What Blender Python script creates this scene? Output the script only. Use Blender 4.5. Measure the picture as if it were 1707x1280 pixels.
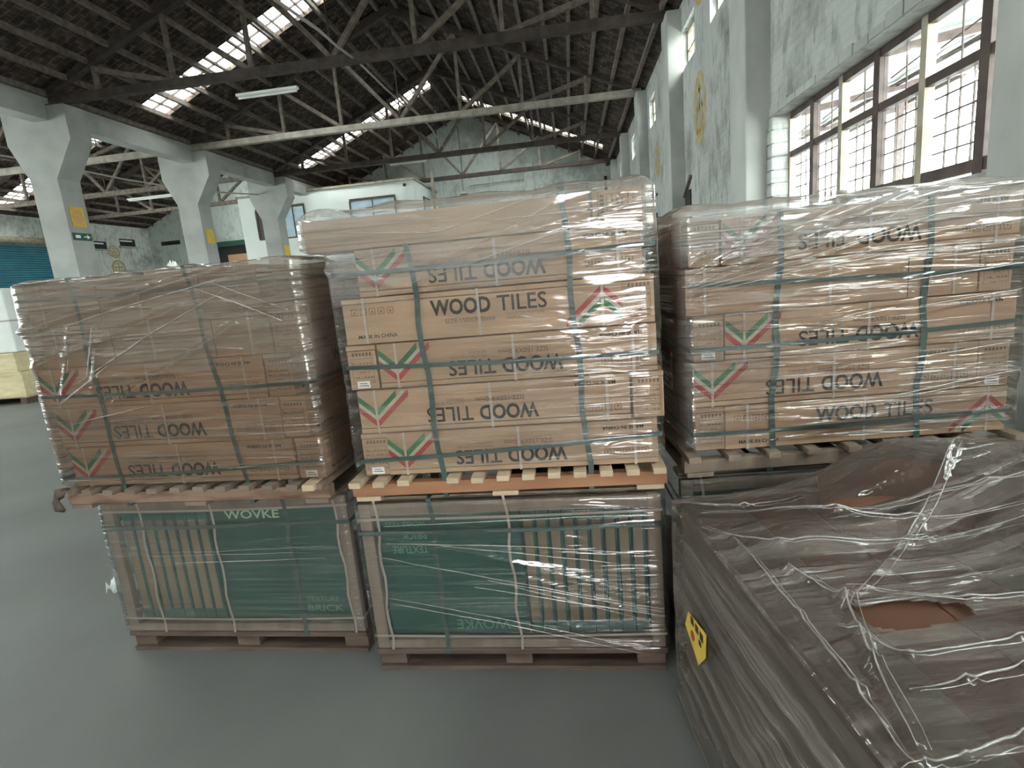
import bpy, bmesh, math, random
import numpy as np
from mathutils import Vector, Matrix, noise

for _o in list(bpy.data.objects):
    bpy.data.objects.remove(_o)
scene = bpy.context.scene
C = scene.collection
R = random.Random(7)

# ------------------------------------------------------------------ camera
CAM = Vector((0.7647, -1.7831, 1.4256))
YAW, PITCH, ROLL, FPX = -0.11976, 0.1923, 0.08957, 920.0
_f = Vector((math.sin(YAW)*math.cos(PITCH), math.cos(YAW)*math.cos(PITCH), -math.sin(PITCH)))
_r = Vector((math.cos(YAW), -math.sin(YAW), 0))
_d = _f.cross(_r)
_cr, _sr = math.cos(ROLL), math.sin(ROLL)
_r2 = _r*_cr + _d*_sr
_d2 = _d*_cr - _r*_sr
cd = bpy.data.cameras.new('camera')
cam = bpy.data.objects.new('camera', cd)
C.objects.link(cam)
m = Matrix((( _r2.x, -_d2.x, -_f.x, CAM.x), (_r2.y, -_d2.y, -_f.y, CAM.y), (_r2.z, -_d2.z, -_f.z, CAM.z), (0, 0, 0, 1)))
cam.matrix_world = m
cd.sensor_width = 36
cd.lens = 36*FPX/1707
cd.clip_end = 200
scene.camera = cam

# ------------------------------------------------------------------ world and light
w = bpy.data.worlds.new('overcast_sky')
scene.world = w
w.use_nodes = True
nt = w.node_tree
nt.nodes['Background'].inputs[0].default_value = (1.0, 1.0, 0.985, 1)
nt.nodes['Background'].inputs[1].default_value = 10.0
scene.view_settings.view_transform = 'Standard'
scene.view_settings.look = 'None'
scene.view_settings.gamma = 1
scene.view_settings.use_curve_mapping = False
scene.view_settings.exposure = 1.15
scene.cycles.use_denoising = True
scene.cycles.max_bounces = 8
scene.cycles.diffuse_bounces = 5
scene.cycles.transparent_max_bounces = 24
scene.cycles.sample_clamp_indirect = 6.0


def portal(name, loc, rot, sx, sy):
    l = bpy.data.lights.new(name, 'AREA')
    l.shape = 'RECTANGLE'; l.size = sx; l.size_y = sy
    l.cycles.is_portal = True
    o = bpy.data.objects.new(name, l)
    o.location = loc; o.rotation_euler = rot
    C.objects.link(o)
    return o


portal('daylight_portal_door', (1.65, -8.1, 1.35), (math.radians(-90), 0, 0), 1.5, 2.7)
portal('daylight_portal_left', (-22.3, 4.0, 2.9), (0, math.radians(-90), 0), 4.2, 24.0)
portal('daylight_portal_right', (3.15, 14.5, 1.6), (0, math.radians(90), 0), 1.5, 18.0)
portal('daylight_portal_clerestory', (3.15, 13.5, 4.95), (0, math.radians(90), 0), .7, 15.0)
portal('daylight_portal_rooflight', (-6.5, 11.6, 7.3), (0, 0, 0), 5.6, 1.0)
portal('daylight_portal_rooflight', (-6.5, 19.2, 7.3), (0, 0, 0), 5.6, 1.0)
portal('daylight_portal_rooflight', (-12.9, -1.0, 7.4), (0, 0, 0), 5.6, 10.0)
portal('daylight_portal_rooflight', (-19, 19.2, 7.3), (0, 0, 0), 5.6, 1.0)
portal('daylight_portal_window', (3.12, 2.9, 2.3), (0, math.radians(90), 0), 1.1, 3.2)
portal('daylight_portal_rooflight', (-6.5, 3.3, 7.3), (0, 0, 0), 6.0, 1.0)
portal('daylight_portal_rooflight', (-6.5, -5.0, 7.3), (0, 0, 0), 6.0, 1.0)

# ------------------------------------------------------------------ materials
def _nodes(name):
    mt = bpy.data.materials.new(name)
    mt.use_nodes = True
    n = mt.node_tree
    return mt, n, n.nodes, n.links, n.nodes['Principled BSDF']


def mat(name, c1, c2=None, scale=8, rough=.7, stretch=(1, 1, 1), bump=0.0, bscale=None, metal=0, spec=.5, vary=0.0, coord='Object', lo=.35, hi=.65, detail=4):
    mt, n, N, L, b = _nodes(name)
    b.inputs['Roughness'].default_value = rough
    b.inputs['Metallic'].default_value = metal
    b.inputs['Specular IOR Level'].default_value = spec
    c1 = tuple(c1)+(1,)
    if c2 is None:
        b.inputs['Base Color'].default_value = c1
        if not bump: return mt
    tc = N.new('ShaderNodeTexCoord')
    mp = N.new('ShaderNodeMapping'); mp.inputs['Scale'].default_value = stretch
    L.new(tc.outputs[coord], mp.inputs[0])
    if c2 is not None:
        no = N.new('ShaderNodeTexNoise'); no.inputs['Scale'].default_value = scale; no.inputs['Detail'].default_value = detail
        L.new(mp.outputs[0], no.inputs[0])
        cr = N.new('ShaderNodeValToRGB')
        cr.color_ramp.elements[0].position = lo; cr.color_ramp.elements[0].color = c1
        cr.color_ramp.elements[1].position = hi; cr.color_ramp.elements[1].color = tuple(c2)+(1,)
        L.new(no.outputs[0], cr.inputs[0])
        out = cr.outputs[0]
        if vary:
            oi = N.new('ShaderNodeObjectInfo')
            mr = N.new('ShaderNodeMapRange'); mr.inputs[3].default_value = 1-vary; mr.inputs[4].default_value = 1+vary
            L.new(oi.outputs['Random'], mr.inputs[0])
            hs = N.new('ShaderNodeHueSaturation'); L.new(mr.outputs[0], hs.inputs['Value']); L.new(out, hs.inputs['Color'])
            out = hs.outputs[0]
        L.new(out, b.inputs['Base Color'])
    if bump:
        n2 = N.new('ShaderNodeTexNoise'); n2.inputs['Scale'].default_value = bscale or scale*3; n2.inputs['Detail'].default_value = 5
        L.new(mp.outputs[0], n2.inputs[0])
        bp = N.new('ShaderNodeBump'); bp.inputs['Strength'].default_value = bump; bp.inputs['Distance'].default_value = .02
        L.new(n2.outputs[0], bp.inputs['Height']); L.new(bp.outputs[0], b.inputs['Normal'])
    return mt


def wall_mat(name, axis, base=(.66, .69, .66), dirt=(.30, .29, .27)):
    """limewashed brickwork with grime; axis = normal direction of the wall"""
    mt, n, N, L, b = _nodes(name)
    b.inputs['Roughness'].default_value = .9
    g = N.new('ShaderNodeNewGeometry'); sp = N.new('ShaderNodeSeparateXYZ'); L.new(g.outputs['Position'], sp.inputs[0])
    cb = N.new('ShaderNodeCombineXYZ')
    L.new(sp.outputs['Y' if axis == 'x' else 'X'], cb.inputs[0]); L.new(sp.outputs['Z'], cb.inputs[1])
    br = N.new('ShaderNodeTexBrick'); br.inputs['Scale'].default_value = 1.0
    br.inputs['Brick Width'].default_value = .26; br.inputs['Row Height'].default_value = .075; br.inputs['Mortar Size'].default_value = .006
    br.inputs['Color1'].default_value = (1, 1, 1, 1); br.inputs['Color2'].default_value = (.93, .93, .93, 1); br.inputs['Mortar'].default_value = (.80, .80, .80, 1)
    L.new(cb.outputs[0], br.inputs[0])
    n1 = N.new('ShaderNodeTexNoise'); n1.inputs['Scale'].default_value = .9; n1.inputs['Detail'].default_value = 8; n1.inputs['Roughness'].default_value = .7
    L.new(g.outputs['Position'], n1.inputs[0])
    cr = N.new('ShaderNodeValToRGB')
    cr.color_ramp.elements[0].position = .30; cr.color_ramp.elements[0].color = tuple(dirt)+(1,)
    cr.color_ramp.elements[1].position = .50; cr.color_ramp.elements[1].color = tuple(base)+(1,)
    L.new(n1.outputs[0], cr.inputs[0])
    n3 = N.new('ShaderNodeTexNoise'); n3.inputs['Scale'].default_value = 9; n3.inputs['Detail'].default_value = 6
    mp = N.new('ShaderNodeMapping'); mp.inputs['Scale'].default_value = (1, 1, .35); L.new(g.outputs['Position'], mp.inputs[0]); L.new(mp.outputs[0], n3.inputs[0])
    cr3 = N.new('ShaderNodeValToRGB'); cr3.color_ramp.elements[0].position = .34; cr3.color_ramp.elements[0].color = (.45, .44, .42, 1); cr3.color_ramp.elements[1].position = .5; cr3.color_ramp.elements[1].color = (1, 1, 1, 1)
    L.new(n3.outputs[0], cr3.inputs[0])
    mx = N.new('ShaderNodeMix'); mx.data_type = 'RGBA'; mx.blend_type = 'MULTIPLY'; mx.inputs[0].default_value = .45
    L.new(cr.outputs[0], mx.inputs[6]); L.new(br.outputs[0], mx.inputs[7])
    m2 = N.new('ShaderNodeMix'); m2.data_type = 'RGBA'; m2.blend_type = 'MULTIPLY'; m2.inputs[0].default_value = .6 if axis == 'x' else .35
    L.new(mx.outputs[2], m2.inputs[6]); L.new(cr3.outputs[0], m2.inputs[7])
    L.new(m2.outputs[2], b.inputs['Base Color'])
    bp = N.new('ShaderNodeBump'); bp.inputs['Strength'].default_value = .5; bp.inputs['Distance'].default_value = .02
    ad = N.new('ShaderNodeMath'); ad.operation = 'ADD'; L.new(br.outputs[0], ad.inputs[0]); L.new(n3.outputs[0], ad.inputs[1])
    L.new(ad.outputs[0], bp.inputs['Height']); L.new(bp.outputs[0], b.inputs['Normal'])
    return mt


def roof_mat():
    """underside of old clay tiles on laths: rows of tiles with pale lime showing between"""
    mt, n, N, L, b = _nodes('roof_tile_underside')
    b.inputs['Roughness'].default_value = .95
    g = N.new('ShaderNodeNewGeometry')
    mp = N.new('ShaderNodeMapping'); L.new(g.outputs['Position'], mp.inputs[0])
    br = N.new('ShaderNodeTexBrick'); br.inputs['Scale'].default_value = 1
    br.inputs['Brick Width'].default_value = .19; br.inputs['Row Height'].default_value = .125; br.inputs['Mortar Size'].default_value = .016; br.inputs['Mortar Smooth'].default_value = .6
    br.inputs['Color1'].default_value = (.034, .025, .021, 1); br.inputs['Color2'].default_value = (.085, .063, .052, 1); br.inputs['Mortar'].default_value = (.14, .118, .10, 1)
    nw = N.new('ShaderNodeTexNoise'); nw.inputs['Scale'].default_value = 2.5
    L.new(g.outputs['Position'], nw.inputs[0])
    va = N.new('ShaderNodeMix'); va.data_type = 'RGBA'; va.inputs[0].default_value = .10
    L.new(mp.outputs[0], va.inputs[6]); L.new(nw.outputs[1], va.inputs[7]); L.new(va.outputs[2], br.inputs[0])
    n1 = N.new('ShaderNodeTexNoise'); n1.inputs['Scale'].default_value = 5; n1.inputs['Detail'].default_value = 6
    L.new(g.outputs['Position'], n1.inputs[0])
    cr = N.new('ShaderNodeValToRGB'); cr.color_ramp.elements[0].position = .4; cr.color_ramp.elements[0].color = (.35, .33, .31, 1); cr.color_ramp.elements[1].position = .62; cr.color_ramp.elements[1].color = (1.35, 1.2, 1.1, 1)
    L.new(n1.outputs[0], cr.inputs[0])
    mx = N.new('ShaderNodeMix'); mx.data_type = 'RGBA'; mx.blend_type = 'MULTIPLY'; mx.inputs[0].default_value = 1
    L.new(br.outputs[0], mx.inputs[6]); L.new(cr.outputs[0], mx.inputs[7]); L.new(mx.outputs[2], b.inputs['Base Color'])
    bp = N.new('ShaderNodeBump'); bp.inputs['Strength'].default_value = 1; bp.inputs['Distance'].default_value = .04
    L.new(br.outputs['Fac'], bp.inputs['Height']); L.new(bp.outputs[0], b.inputs['Normal'])
    return mt


def glass_mat(name, tint=(.95, 1, .98), refl=.08, diffuse=0.0):
    mt, n, N, L, b = _nodes(name)
    out = N['Material Output']
    tr = N.new('ShaderNodeBsdfTransparent'); tr.inputs[0].default_value = tuple(tint)+(1,)
    gl = N.new('ShaderNodeBsdfGlossy'); gl.inputs['Roughness'].default_value = .05
    mx = N.new('ShaderNodeMixShader'); mx.inputs[0].default_value = refl
    L.new(tr.outputs[0], mx.inputs[1]); L.new(gl.outputs[0], mx.inputs[2])
    s = mx.outputs[0]
    if diffuse:
        df = N.new('ShaderNodeBsdfTranslucent'); df.inputs[0].default_value = (.9, .95, .92, 1)
        m2 = N.new('ShaderNodeMixShader'); m2.inputs[0].default_value = diffuse
        L.new(s, m2.inputs[1]); L.new(df.outputs[0], m2.inputs[2]); s = m2.outputs[0]
    L.new(s, out.inputs[0])
    return mt


def film_mat(name, haze=.10, patch=.35, ang=4.0, streak=70, bump=.5, tint=(.97, .97, .96), seed=0.0, gloss=.16, hazecol=(.5, .48, .46), topz=None, tophaze=.0, tilt=.0):
    """clear stretch film: see-through, mirror-like on fine stretch lines, milky where layers gather (UV is in metres)"""
    mt, n, N, L, b = _nodes(name)
    out = N['Material Output']
    uv = N.new('ShaderNodeUVMap')
    def noisetex(rot, sc, scale, detail, off=0, distort=0.0):
        mp = N.new('ShaderNodeMapping'); mp.inputs['Rotation'].default_value = (0, 0, math.radians(rot)); mp.inputs['Scale'].default_value = sc
        mp.inputs['Location'].default_value = (off+seed, off*2+seed, 0)
        L.new(uv.outputs[0], mp.inputs[0])
        t = N.new('ShaderNodeTexNoise'); t.inputs['Scale'].default_value = scale; t.inputs['Detail'].default_value = detail; t.inputs['Distortion'].default_value = distort
        L.new(mp.outputs[0], t.inputs[0])
        return t.outputs[0]
    def ramp(v, a, bb, ca=0.0, cb=1.0):
        r = N.new('ShaderNodeMapRange'); r.inputs[1].default_value = a; r.inputs[2].default_value = bb; r.inputs[3].default_value = ca; r.inputs[4].default_value = cb
        r.interpolation_type = 'SMOOTHSTEP'
        L.new(v, r.inputs[0]); return r.outputs[0]
    def math_(op, a, bb):
        q = N.new('ShaderNodeMath'); q.operation = op
        for i, v in enumerate((a, bb)):
            if isinstance(v, (int, float)): q.inputs[i].default_value = v
            else: L.new(v, q.inputs[i])
        return q.outputs[0]
    fine = noisetex(ang, (1.1, streak, 1), 1.0, 3, 3.1, .6)
    cross = noisetex(-ang*3-12, (2.2, streak*.45, 1), 1.0, 2, 7.7, .8)
    big = noisetex(ang*2, (2.0, 6.0, 1), 1.0, 3, 1.3, 1.5)
    where = noisetex(0, (1.6, 3.2, 1), 1.0, 2, 9.2)
    wm = ramp(where, .42, .62)
    line = ramp(fine, .47, .62)
    cl = ramp(cross, .48, .64)
    h = math_('MULTIPLY', line, math_('ADD', math_('MULTIPLY', wm, 1.0), .12))
    h = math_('ADD', h, math_('MULTIPLY', math_('MULTIPLY', cl, math_('SUBTRACT', 1.0, wm)), .6))
    h = math_('ADD', h, math_('MULTIPLY', big, .9))
    bp = N.new('ShaderNodeBump'); bp.inputs['Strength'].default_value = bump; bp.inputs['Distance'].default_value = .009
    L.new(h, bp.inputs['Height'])
    tr = N.new('ShaderNodeBsdfTransparent'); tr.inputs[0].default_value = tuple(tint)+(1,)
    gl = N.new('ShaderNodeBsdfGlossy'); gl.inputs['Roughness'].default_value = .07; gl.inputs[0].default_value = (1, 1, 1, 1)
    L.new(bp.outputs[0], gl.inputs['Normal'])
    df = N.new('ShaderNodeBsdfDiffuse'); df.inputs[0].default_value = tuple(hazecol)+(1,)
    L.new(bp.outputs[0], df.inputs['Normal'])
    lw = N.new('ShaderNodeLayerWeight'); lw.inputs[0].default_value = .35; L.new(bp.outputs[0], lw.inputs['Normal'])
    gf = math_('MINIMUM', math_('ADD', math_('MULTIPLY', lw.outputs['Fresnel'], .7), gloss), .8)
    hz = math_('ADD', math_('MULTIPLY', ramp(math_('MULTIPLY', fine, math_('ADD', where, .45)), .40, .66), patch), haze)
    hz = math_('ADD', hz, math_('MULTIPLY', ramp(big, .52, .75), patch*.6))
    if topz is not None:
        su = N.new('ShaderNodeSeparateXYZ'); L.new(uv.outputs[0], su.inputs[0])
        zz = math_('ADD', su.outputs[1], math_('MULTIPLY', su.outputs[0], tilt))
        zz = math_('ADD', zz, math_('MULTIPLY', math_('SUBTRACT', where, .5), .35))
        hz = math_('ADD', hz, ramp(zz, topz-.03, topz+.03, 0.0, tophaze))
    hz = math_('MINIMUM', hz, .85)
    m1 = N.new('ShaderNodeMixShader'); L.new(hz, m1.inputs[0]); L.new(tr.outputs[0], m1.inputs[1]); L.new(df.outputs[0], m1.inputs[2])
    m2 = N.new('ShaderNodeMixShader'); L.new(gf, m2.inputs[0]); L.new(m1.outputs[0], m2.inputs[1]); L.new(gl.outputs[0], m2.inputs[2])
    L.new(m2.outputs[0], out.inputs[0])
    return mt


M = dict(
    floor=mat('polished_concrete', (.150, .151, .148), (.195, .196, .192), 1.1, .58, bump=.05, bscale=25, coord='Object', spec=.4, lo=.3, hi=.7),
    card=mat('cardboard', (.385, .250, .160), (.47, .315, .205), 3, .75, (1, 1, 7), bump=.05, bscale=40, vary=.07),
    card_in=mat('cardboard_seam', (.13, .085, .055)),
    card_end=mat('cardboard_end', (.36, .235, .15), (.43, .29, .195), 6, .75, vary=.1),
    card_grey=mat('grey_brown_cardboard', (.12, .097, .08), (.16, .133, .11), 3, .8, (1, 1, 6), bump=.08, vary=.06),
    card_red=mat('red_brown_cardboard', (.11, .045, .026), (.15, .07, .04), 4, .8),
    ink=mat('black_print', (.028, .022, .02), rough=.8),
    ink_soft=mat('faded_brown_print', (.17, .11, .075), rough=.8),
    red=mat('red_print', (.36, .05, .045), rough=.7),
    green=mat('green_print', (.04, .16, .065), rough=.7),
    cream=mat('cream_print', (.46, .40, .32), rough=.7),
    band=mat('white_packing_band', (.45, .38, .33), rough=.45),
    strap=mat('green_strap', (.035, .07, .062), (.05, .095, .085), 30, .5, (1, 1, 1)),
    sticker=mat('white_sticker', (.82, .82, .80)),
    wood=mat('pallet_pine', (.42, .31, .21), (.54, .42, .30), 4, .75, (1, 6, 6), bump=.1, vary=.1),
    wood_orange=mat('orange_pallet_timber', (.27, .12, .06), (.38, .185, .10), 3, .7, (1, 5, 5), bump=.1, vary=.06),
    wood_frame=mat('crate_frame_timber', (.22, .165, .125), (.29, .225, .17), 4, .75, (5, 5, 1), bump=.1, vary=.08),
    wood_brown=mat('brown_pallet_board', (.16, .115, .085), (.22, .165, .125), 4, .8, (1, 6, 6)),
    wood_rust=mat('red_brown_pallet_timber', (.11, .05, .03), (.26, .17, .12), 3.5, .8, (1, 4, 4), lo=.4, hi=.55),
    wood_dark=mat('dark_shaded_pallet_timber', (.07, .045, .035), (.13, .09, .065), 5, .85, (1, 5, 5)),
    tile_green=mat('green_carton', (.012, .085, .066), (.016, .105, .082), 5, .5, spec=.4),
    tile_edge=mat('brown_carton_edge', (.22, .17, .11), (.28, .22, .15), 4, .75, (4, 4, 1), vary=.08),
    logo=mat('pale_logo_print', (.42, .58, .40), rough=.6),
    logo_dim=mat('dim_logo_print', (.10, .25, .17), rough=.6),
    dark=mat('roof_timber_dark', (.045, .033, .028), (.085, .065, .055), 3, .85, (2, 2, 2)),
    timber=mat('roof_timber', (.12, .095, .078), (.22, .18, .15), 3, .85, (3, 3, 3)),
    chord=mat('pale_roof_tie', (.30, .265, .225), (.44, .40, .345), 2, .8, (3, 3, 3)),
    conc=mat('whitewashed_concrete', (.33, .335, .32), (.46, .47, .45), 1.3, .85, bump=.12, bscale=9, detail=7),
    iron=mat('dark_painted_iron', (.045, .030, .028), (.09, .06, .05), 8, .6),
    iron_pale=mat('rusty_pale_frame', (.26, .22, .17), (.40, .36, .28), 6, .7),
    wallx=wall_mat('limewashed_brick_shaded', 'x', base=(.46, .475, .46), dirt=(.22, .21, .20)),  # base and dirt darkened to paint in shade on the right wall
    wallxl=wall_mat('limewashed_brick_left', 'x'),
    wally=wall_mat('limewashed_brick_end', 'y', base=(.64, .70, .67), dirt=(.36, .36, .34)),
    office=mat('white_office_wall', (.72, .77, .74), (.80, .84, .81), 1.0, .8),
    roof=roof_mat(),
    blue=mat('blue_roller_door', (.04, .20, .275), (.05, .24, .31), 2, .5),
    yellow=mat('yellow_notice', (.72, .50, .08), (.62, .40, .05), 12, .7),
    yellow_mark=mat('faded_yellow_paint', (.46, .33, .09), (.46, .41, .26), 9, .9, lo=.45, hi=.65),
    exitg=mat('dark_green_sign', (.02, .09, .06)),
    navy=mat('navy_notice', (.03, .045, .12)),
    black=mat('black_opening', (.02, .02, .02)),
    tube=mat('white_lamp_tube', (.8, .8, .78), rough=.3),
    cable=mat('pale_cable', (.42, .40, .37)),
    glass=glass_mat('window_glass'),
    rooflight=glass_mat('rooflight_glass', (.92, .96, .95), .05, .25),
    office_glass=mat('office_window_glass', (.42, .58, .68), (.60, .74, .82), 3, .15),
    canopy=mat('outdoor_shed_sheet', (.13, .145, .135), (.19, .20, .19), 2, .8),
    white_sheet=mat('white_sheet', (.72, .76, .74), (.8, .83, .81), 3, .6),
    crate_yellow=mat('pale_yellow_crate', (.62, .52, .30), (.72, .62, .40), 4, .7, (1, 4, 4)),
    orange_wall=mat('orange_background_box', (.62, .36, .22)),
)

# ------------------------------------------------------------------ mesh helpers
class MB:
    def __init__(s): s.v = []; s.f = []; s.m = []

    def add(s, vs, fs, mi=0):
        b = len(s.v)
        s.v += [tuple(v) for v in vs]; s.f += [tuple(i+b for i in f) for f in fs]; s.m += [mi]*len(fs)
        return s

    def box(s, a, b, mi=0, ch=0.0):
        x0, y0, z0 = a; x1, y1, z1 = b
        if ch <= 0:
            vs = [(x0, y0, z0), (x1, y0, z0), (x1, y1, z0), (x0, y1, z0), (x0, y0, z1), (x1, y0, z1), (x1, y1, z1), (x0, y1, z1)]
            return s.add(vs, [(0, 3, 2, 1), (4, 5, 6, 7), (0, 1, 5, 4), (1, 2, 6, 5), (2, 3, 7, 6), (3, 0, 4, 7)], mi)
        bm = bmesh.new()
        bmesh.ops.create_cube(bm, size=1)
        for v in bm.verts:
            v.co = Vector((x0+(v.co.x+.5)*(x1-x0), y0+(v.co.y+.5)*(y1-y0), z0+(v.co.z+.5)*(z1-z0)))
        bmesh.ops.bevel(bm, geom=list(bm.edges), offset=ch, segments=2, affect='EDGES', profile=.6)
        bm.verts.index_update()
        s.add([v.co[:] for v in bm.verts], [[v.index for v in f.verts] for f in bm.faces], mi)
        bm.free()
        return s

    def beam(s, p, q, wd, ht, mi=0, up=(0, 0, 1)):
        p = Vector(p); q = Vector(q); d = (q-p).normalized(); u = Vector(up)
        if abs(d.dot(u)) > .98: u = Vector((0, 1, 0))
        r = d.cross(u).normalized(); u = r.cross(d).normalized()
        vs = []
        for e in (p, q):
            for a, b in ((-1, -1), (1, -1), (1, 1), (-1, 1)):
                vs.append(e+r*(a*wd/2)+u*(b*ht/2))
        return s.add(vs, [(0, 1, 2, 3), (7, 6, 5, 4), (0, 4, 5, 1), (1, 5, 6, 2), (2, 6, 7, 3), (3, 7, 4, 0)], mi)

    def tube(s, pts, r, n=8, mi=0):
        pts = [Vector(p) for p in pts]
        rings = []
        for i, p in enumerate(pts):
            d = (pts[min(i+1, len(pts)-1)]-pts[max(i-1, 0)]).normalized()
            u = Vector((0, 0, 1)) if abs(d.z) < .9 else Vector((1, 0, 0))
            a = d.cross(u).normalized(); b = a.cross(d)
            rr = r[i] if isinstance(r, (list, tuple)) else r
            rings.append([p+(a*math.cos(t*2*math.pi/n)+b*math.sin(t*2*math.pi/n))*rr for t in range(n)])
        vs = [v for g in rings for v in g]; fs = []
        for i in range(len(pts)-1):
            for t in range(n):
                fs.append((i*n+t, i*n+(t+1) % n, (i+1)*n+(t+1) % n, (i+1)*n+t))
        fs.append(tuple(range(n))[::-1]); fs.append(tuple((len(pts)-1)*n+t for t in range(n)))
        return s.add(vs, fs, mi)

    def prism(s, poly, axis, a, b, mi=0):
        """poly: 2D outline; axis 'x','y','z' is the extrusion axis from a to b"""
        def P(u, v, t): return {'x': (t, u, v), 'y': (u, t, v), 'z': (u, v, t)}[axis]
        n = len(poly)
        vs = [P(u, v, a) for u, v in poly]+[P(u, v, b) for u, v in poly]
        fs = [tuple(range(n)), tuple(range(n, 2*n))[::-1]]+[(i, i+n, (i+1) % n+n, (i+1) % n) for i in range(n)]
        return s.add(vs, fs, mi)

    def build(s, name, mats, parent=None, smooth=False, loc=None, rz=0, fix=True):
        me = bpy.data.meshes.new(name)
        me.from_pydata(s.v, [], s.f)
        if not isinstance(mats, (list, tuple)): mats = [mats]
        for k in mats: me.materials.append(M[k] if isinstance(k, str) else k)
        me.polygons.foreach_set('material_index', s.m)
        if smooth: me.polygons.foreach_set('use_smooth', [True]*len(s.f))
        me.update()
        if fix:
            bm = bmesh.new(); bm.from_mesh(me); bmesh.ops.recalc_face_normals(bm, faces=bm.faces); bm.to_mesh(me); bm.free()
        o = bpy.data.objects.new(name, me); C.objects.link(o)
        if parent is not None: o.parent = parent
        if loc is not None: o.location = loc
        o.rotation_euler.z = rz
        return o


def tag(o, label=None, cat=None, group=None, kind=None):
    if label: o['label'] = label
    if cat: o['category'] = cat
    if group: o['group'] = group
    if kind: o['kind'] = kind
    return o


def empty(name, loc=(0, 0, 0), rz=0, label=None, cat=None, group=None, kind=None):
    o = bpy.data.objects.new(name, None); C.objects.link(o)
    o.location = loc; o.rotation_euler.z = rz; o.empty_display_size = .1
    return tag(o, label, cat, group, kind)


def struct(mb, name, mats, **k):
    return tag(mb.build(name, mats, **k), kind='structure')


def copy_tree(o, parent=None):
    c = o.copy(); C.objects.link(c)
    if parent is not None: c.parent = parent
    for ch in list(o.children): copy_tree(ch, c)
    return c


_tc = {}
def glyphs(text, height, bold=0.0, width=None):
    """outline of a word as (verts, faces) in the XZ plane, cap height = height, starting at x=0"""
    key = (text, bold)
    if key not in _tc:
        cu = bpy.data.curves.new('t', 'FONT'); cu.body = text; cu.size = 1; cu.offset = bold; cu.resolution_u = 3
        ob = bpy.data.objects.new('t', cu); C.objects.link(ob)
        dg = bpy.context.evaluated_depsgraph_get()
        me = bpy.data.meshes.new_from_object(ob.evaluated_get(dg))
        vs = [tuple(v.co) for v in me.vertices]; fs = [tuple(p.vertices) for p in me.polygons]
        bpy.data.objects.remove(ob); bpy.data.curves.remove(cu); bpy.data.meshes.remove(me)
        _tc[key] = (vs, fs)
    vs, fs = _tc[key]
    x0 = min(v[0] for v in vs); x1 = max(v[0] for v in vs); y1 = max(v[1] for v in vs)
    y0 = min(v[1] for v in vs)
    sy = height/(y1-y0); sx = width/(x1-x0) if width else sy
    return [((v[0]-x0)*sx, 0, (v[1]-y0)*sy) for v in vs], fs


def put_text(mb, text, x, z, h, y=0.0, width=None, bold=0.0, mi=0, flip=None, upside=False):
    vs, fs = glyphs(text, h, bold, width)
    W_ = max(v[0] for v in vs)
    if upside: vs = [(W_-a, b, h-c) for a, b, c in vs]
    mb.add([(a+x, b+y, c+z) for a, b, c in vs], fs, mi)
    return W_

# ------------------------------------------------------------------ building
EAVE, SL = 5.73, .45
XL, XR, XM = -9.62, 2.93, -3.40            # colonnade line, right wall plane, ridge of main hall
XLL, XLM = -22.1, -15.9
YS, YN, YNL = -8.0, 23.7, 27.4
def roofz(x):
    if x > XL: return EAVE+SL*min(x-XL, 2.93+.2-x+.0) if False else EAVE+SL*((x-XL) if x < XM else (XR-x))
    return EAVE+SL*((XL-x) if x > XLM else (x-XLL))

struct(MB().box((-26, -14, -.2), (9, 30, 0)), 'floor', 'floor')

# right wall: lower strip, piers and header around window openings; one window per bay
TR = [-3.7, .6, 4.9, 9.2, 13.5, 17.8, 22.1]
wb = MB()
x0, x1 = XR, XR+.26
bays = [(-7.9, -3.9), (-3.3, -.1), (1.2, 4.5)]           # low windows (Z 1.72..2.79)
hi = [(6.15, 7.0), (7.95, 8.95), (12.0, 12.9), (15.9, 16.8), (19.9, 20.8)]
Z0, Z1 = 1.74, 2.79
low = [(5.5, 8.6), (9.8, 12.9), (14.1, 17.2), (18.4, 21.5)]  # unseen windows added behind the stacks to brighten the far hall
wb.box((x0, YS, 0), (x1, YN, .9))
prev = YS
for a, b in low:
    wb.box((x0, prev, .9), (x1, a, Z0)); prev = b
wb.box((x0, prev, .9), (x1, YN, Z0))
prev = YS
for a, b in bays:
    if a > prev: wb.box((x0, prev, Z0), (x1, a, Z1))
    prev = b
wb.box((x0, prev, Z0), (x1, YN, Z1))
wb.box((x0, YS, Z1), (x1, YN, 4.62))
prev = YS
for a, b in hi:
    wb.box((x0, prev, 4.62), (x1, a, 5.25)); prev = b
wb.box((x0, prev, 4.62), (x1, YN, 5.25))
wb.box((x0, YS, 5.25), (x1, YN, 5.75))
wr = struct(wb, 'wall_right', 'wallx')
for ty in TR:
    if ty == .6: ty = .82
    MB().box((2.68, ty-.28, 0), (XR+.02, ty+.28, 5.62), ch=.02).build('pilaster', 'conc', wr)
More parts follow.
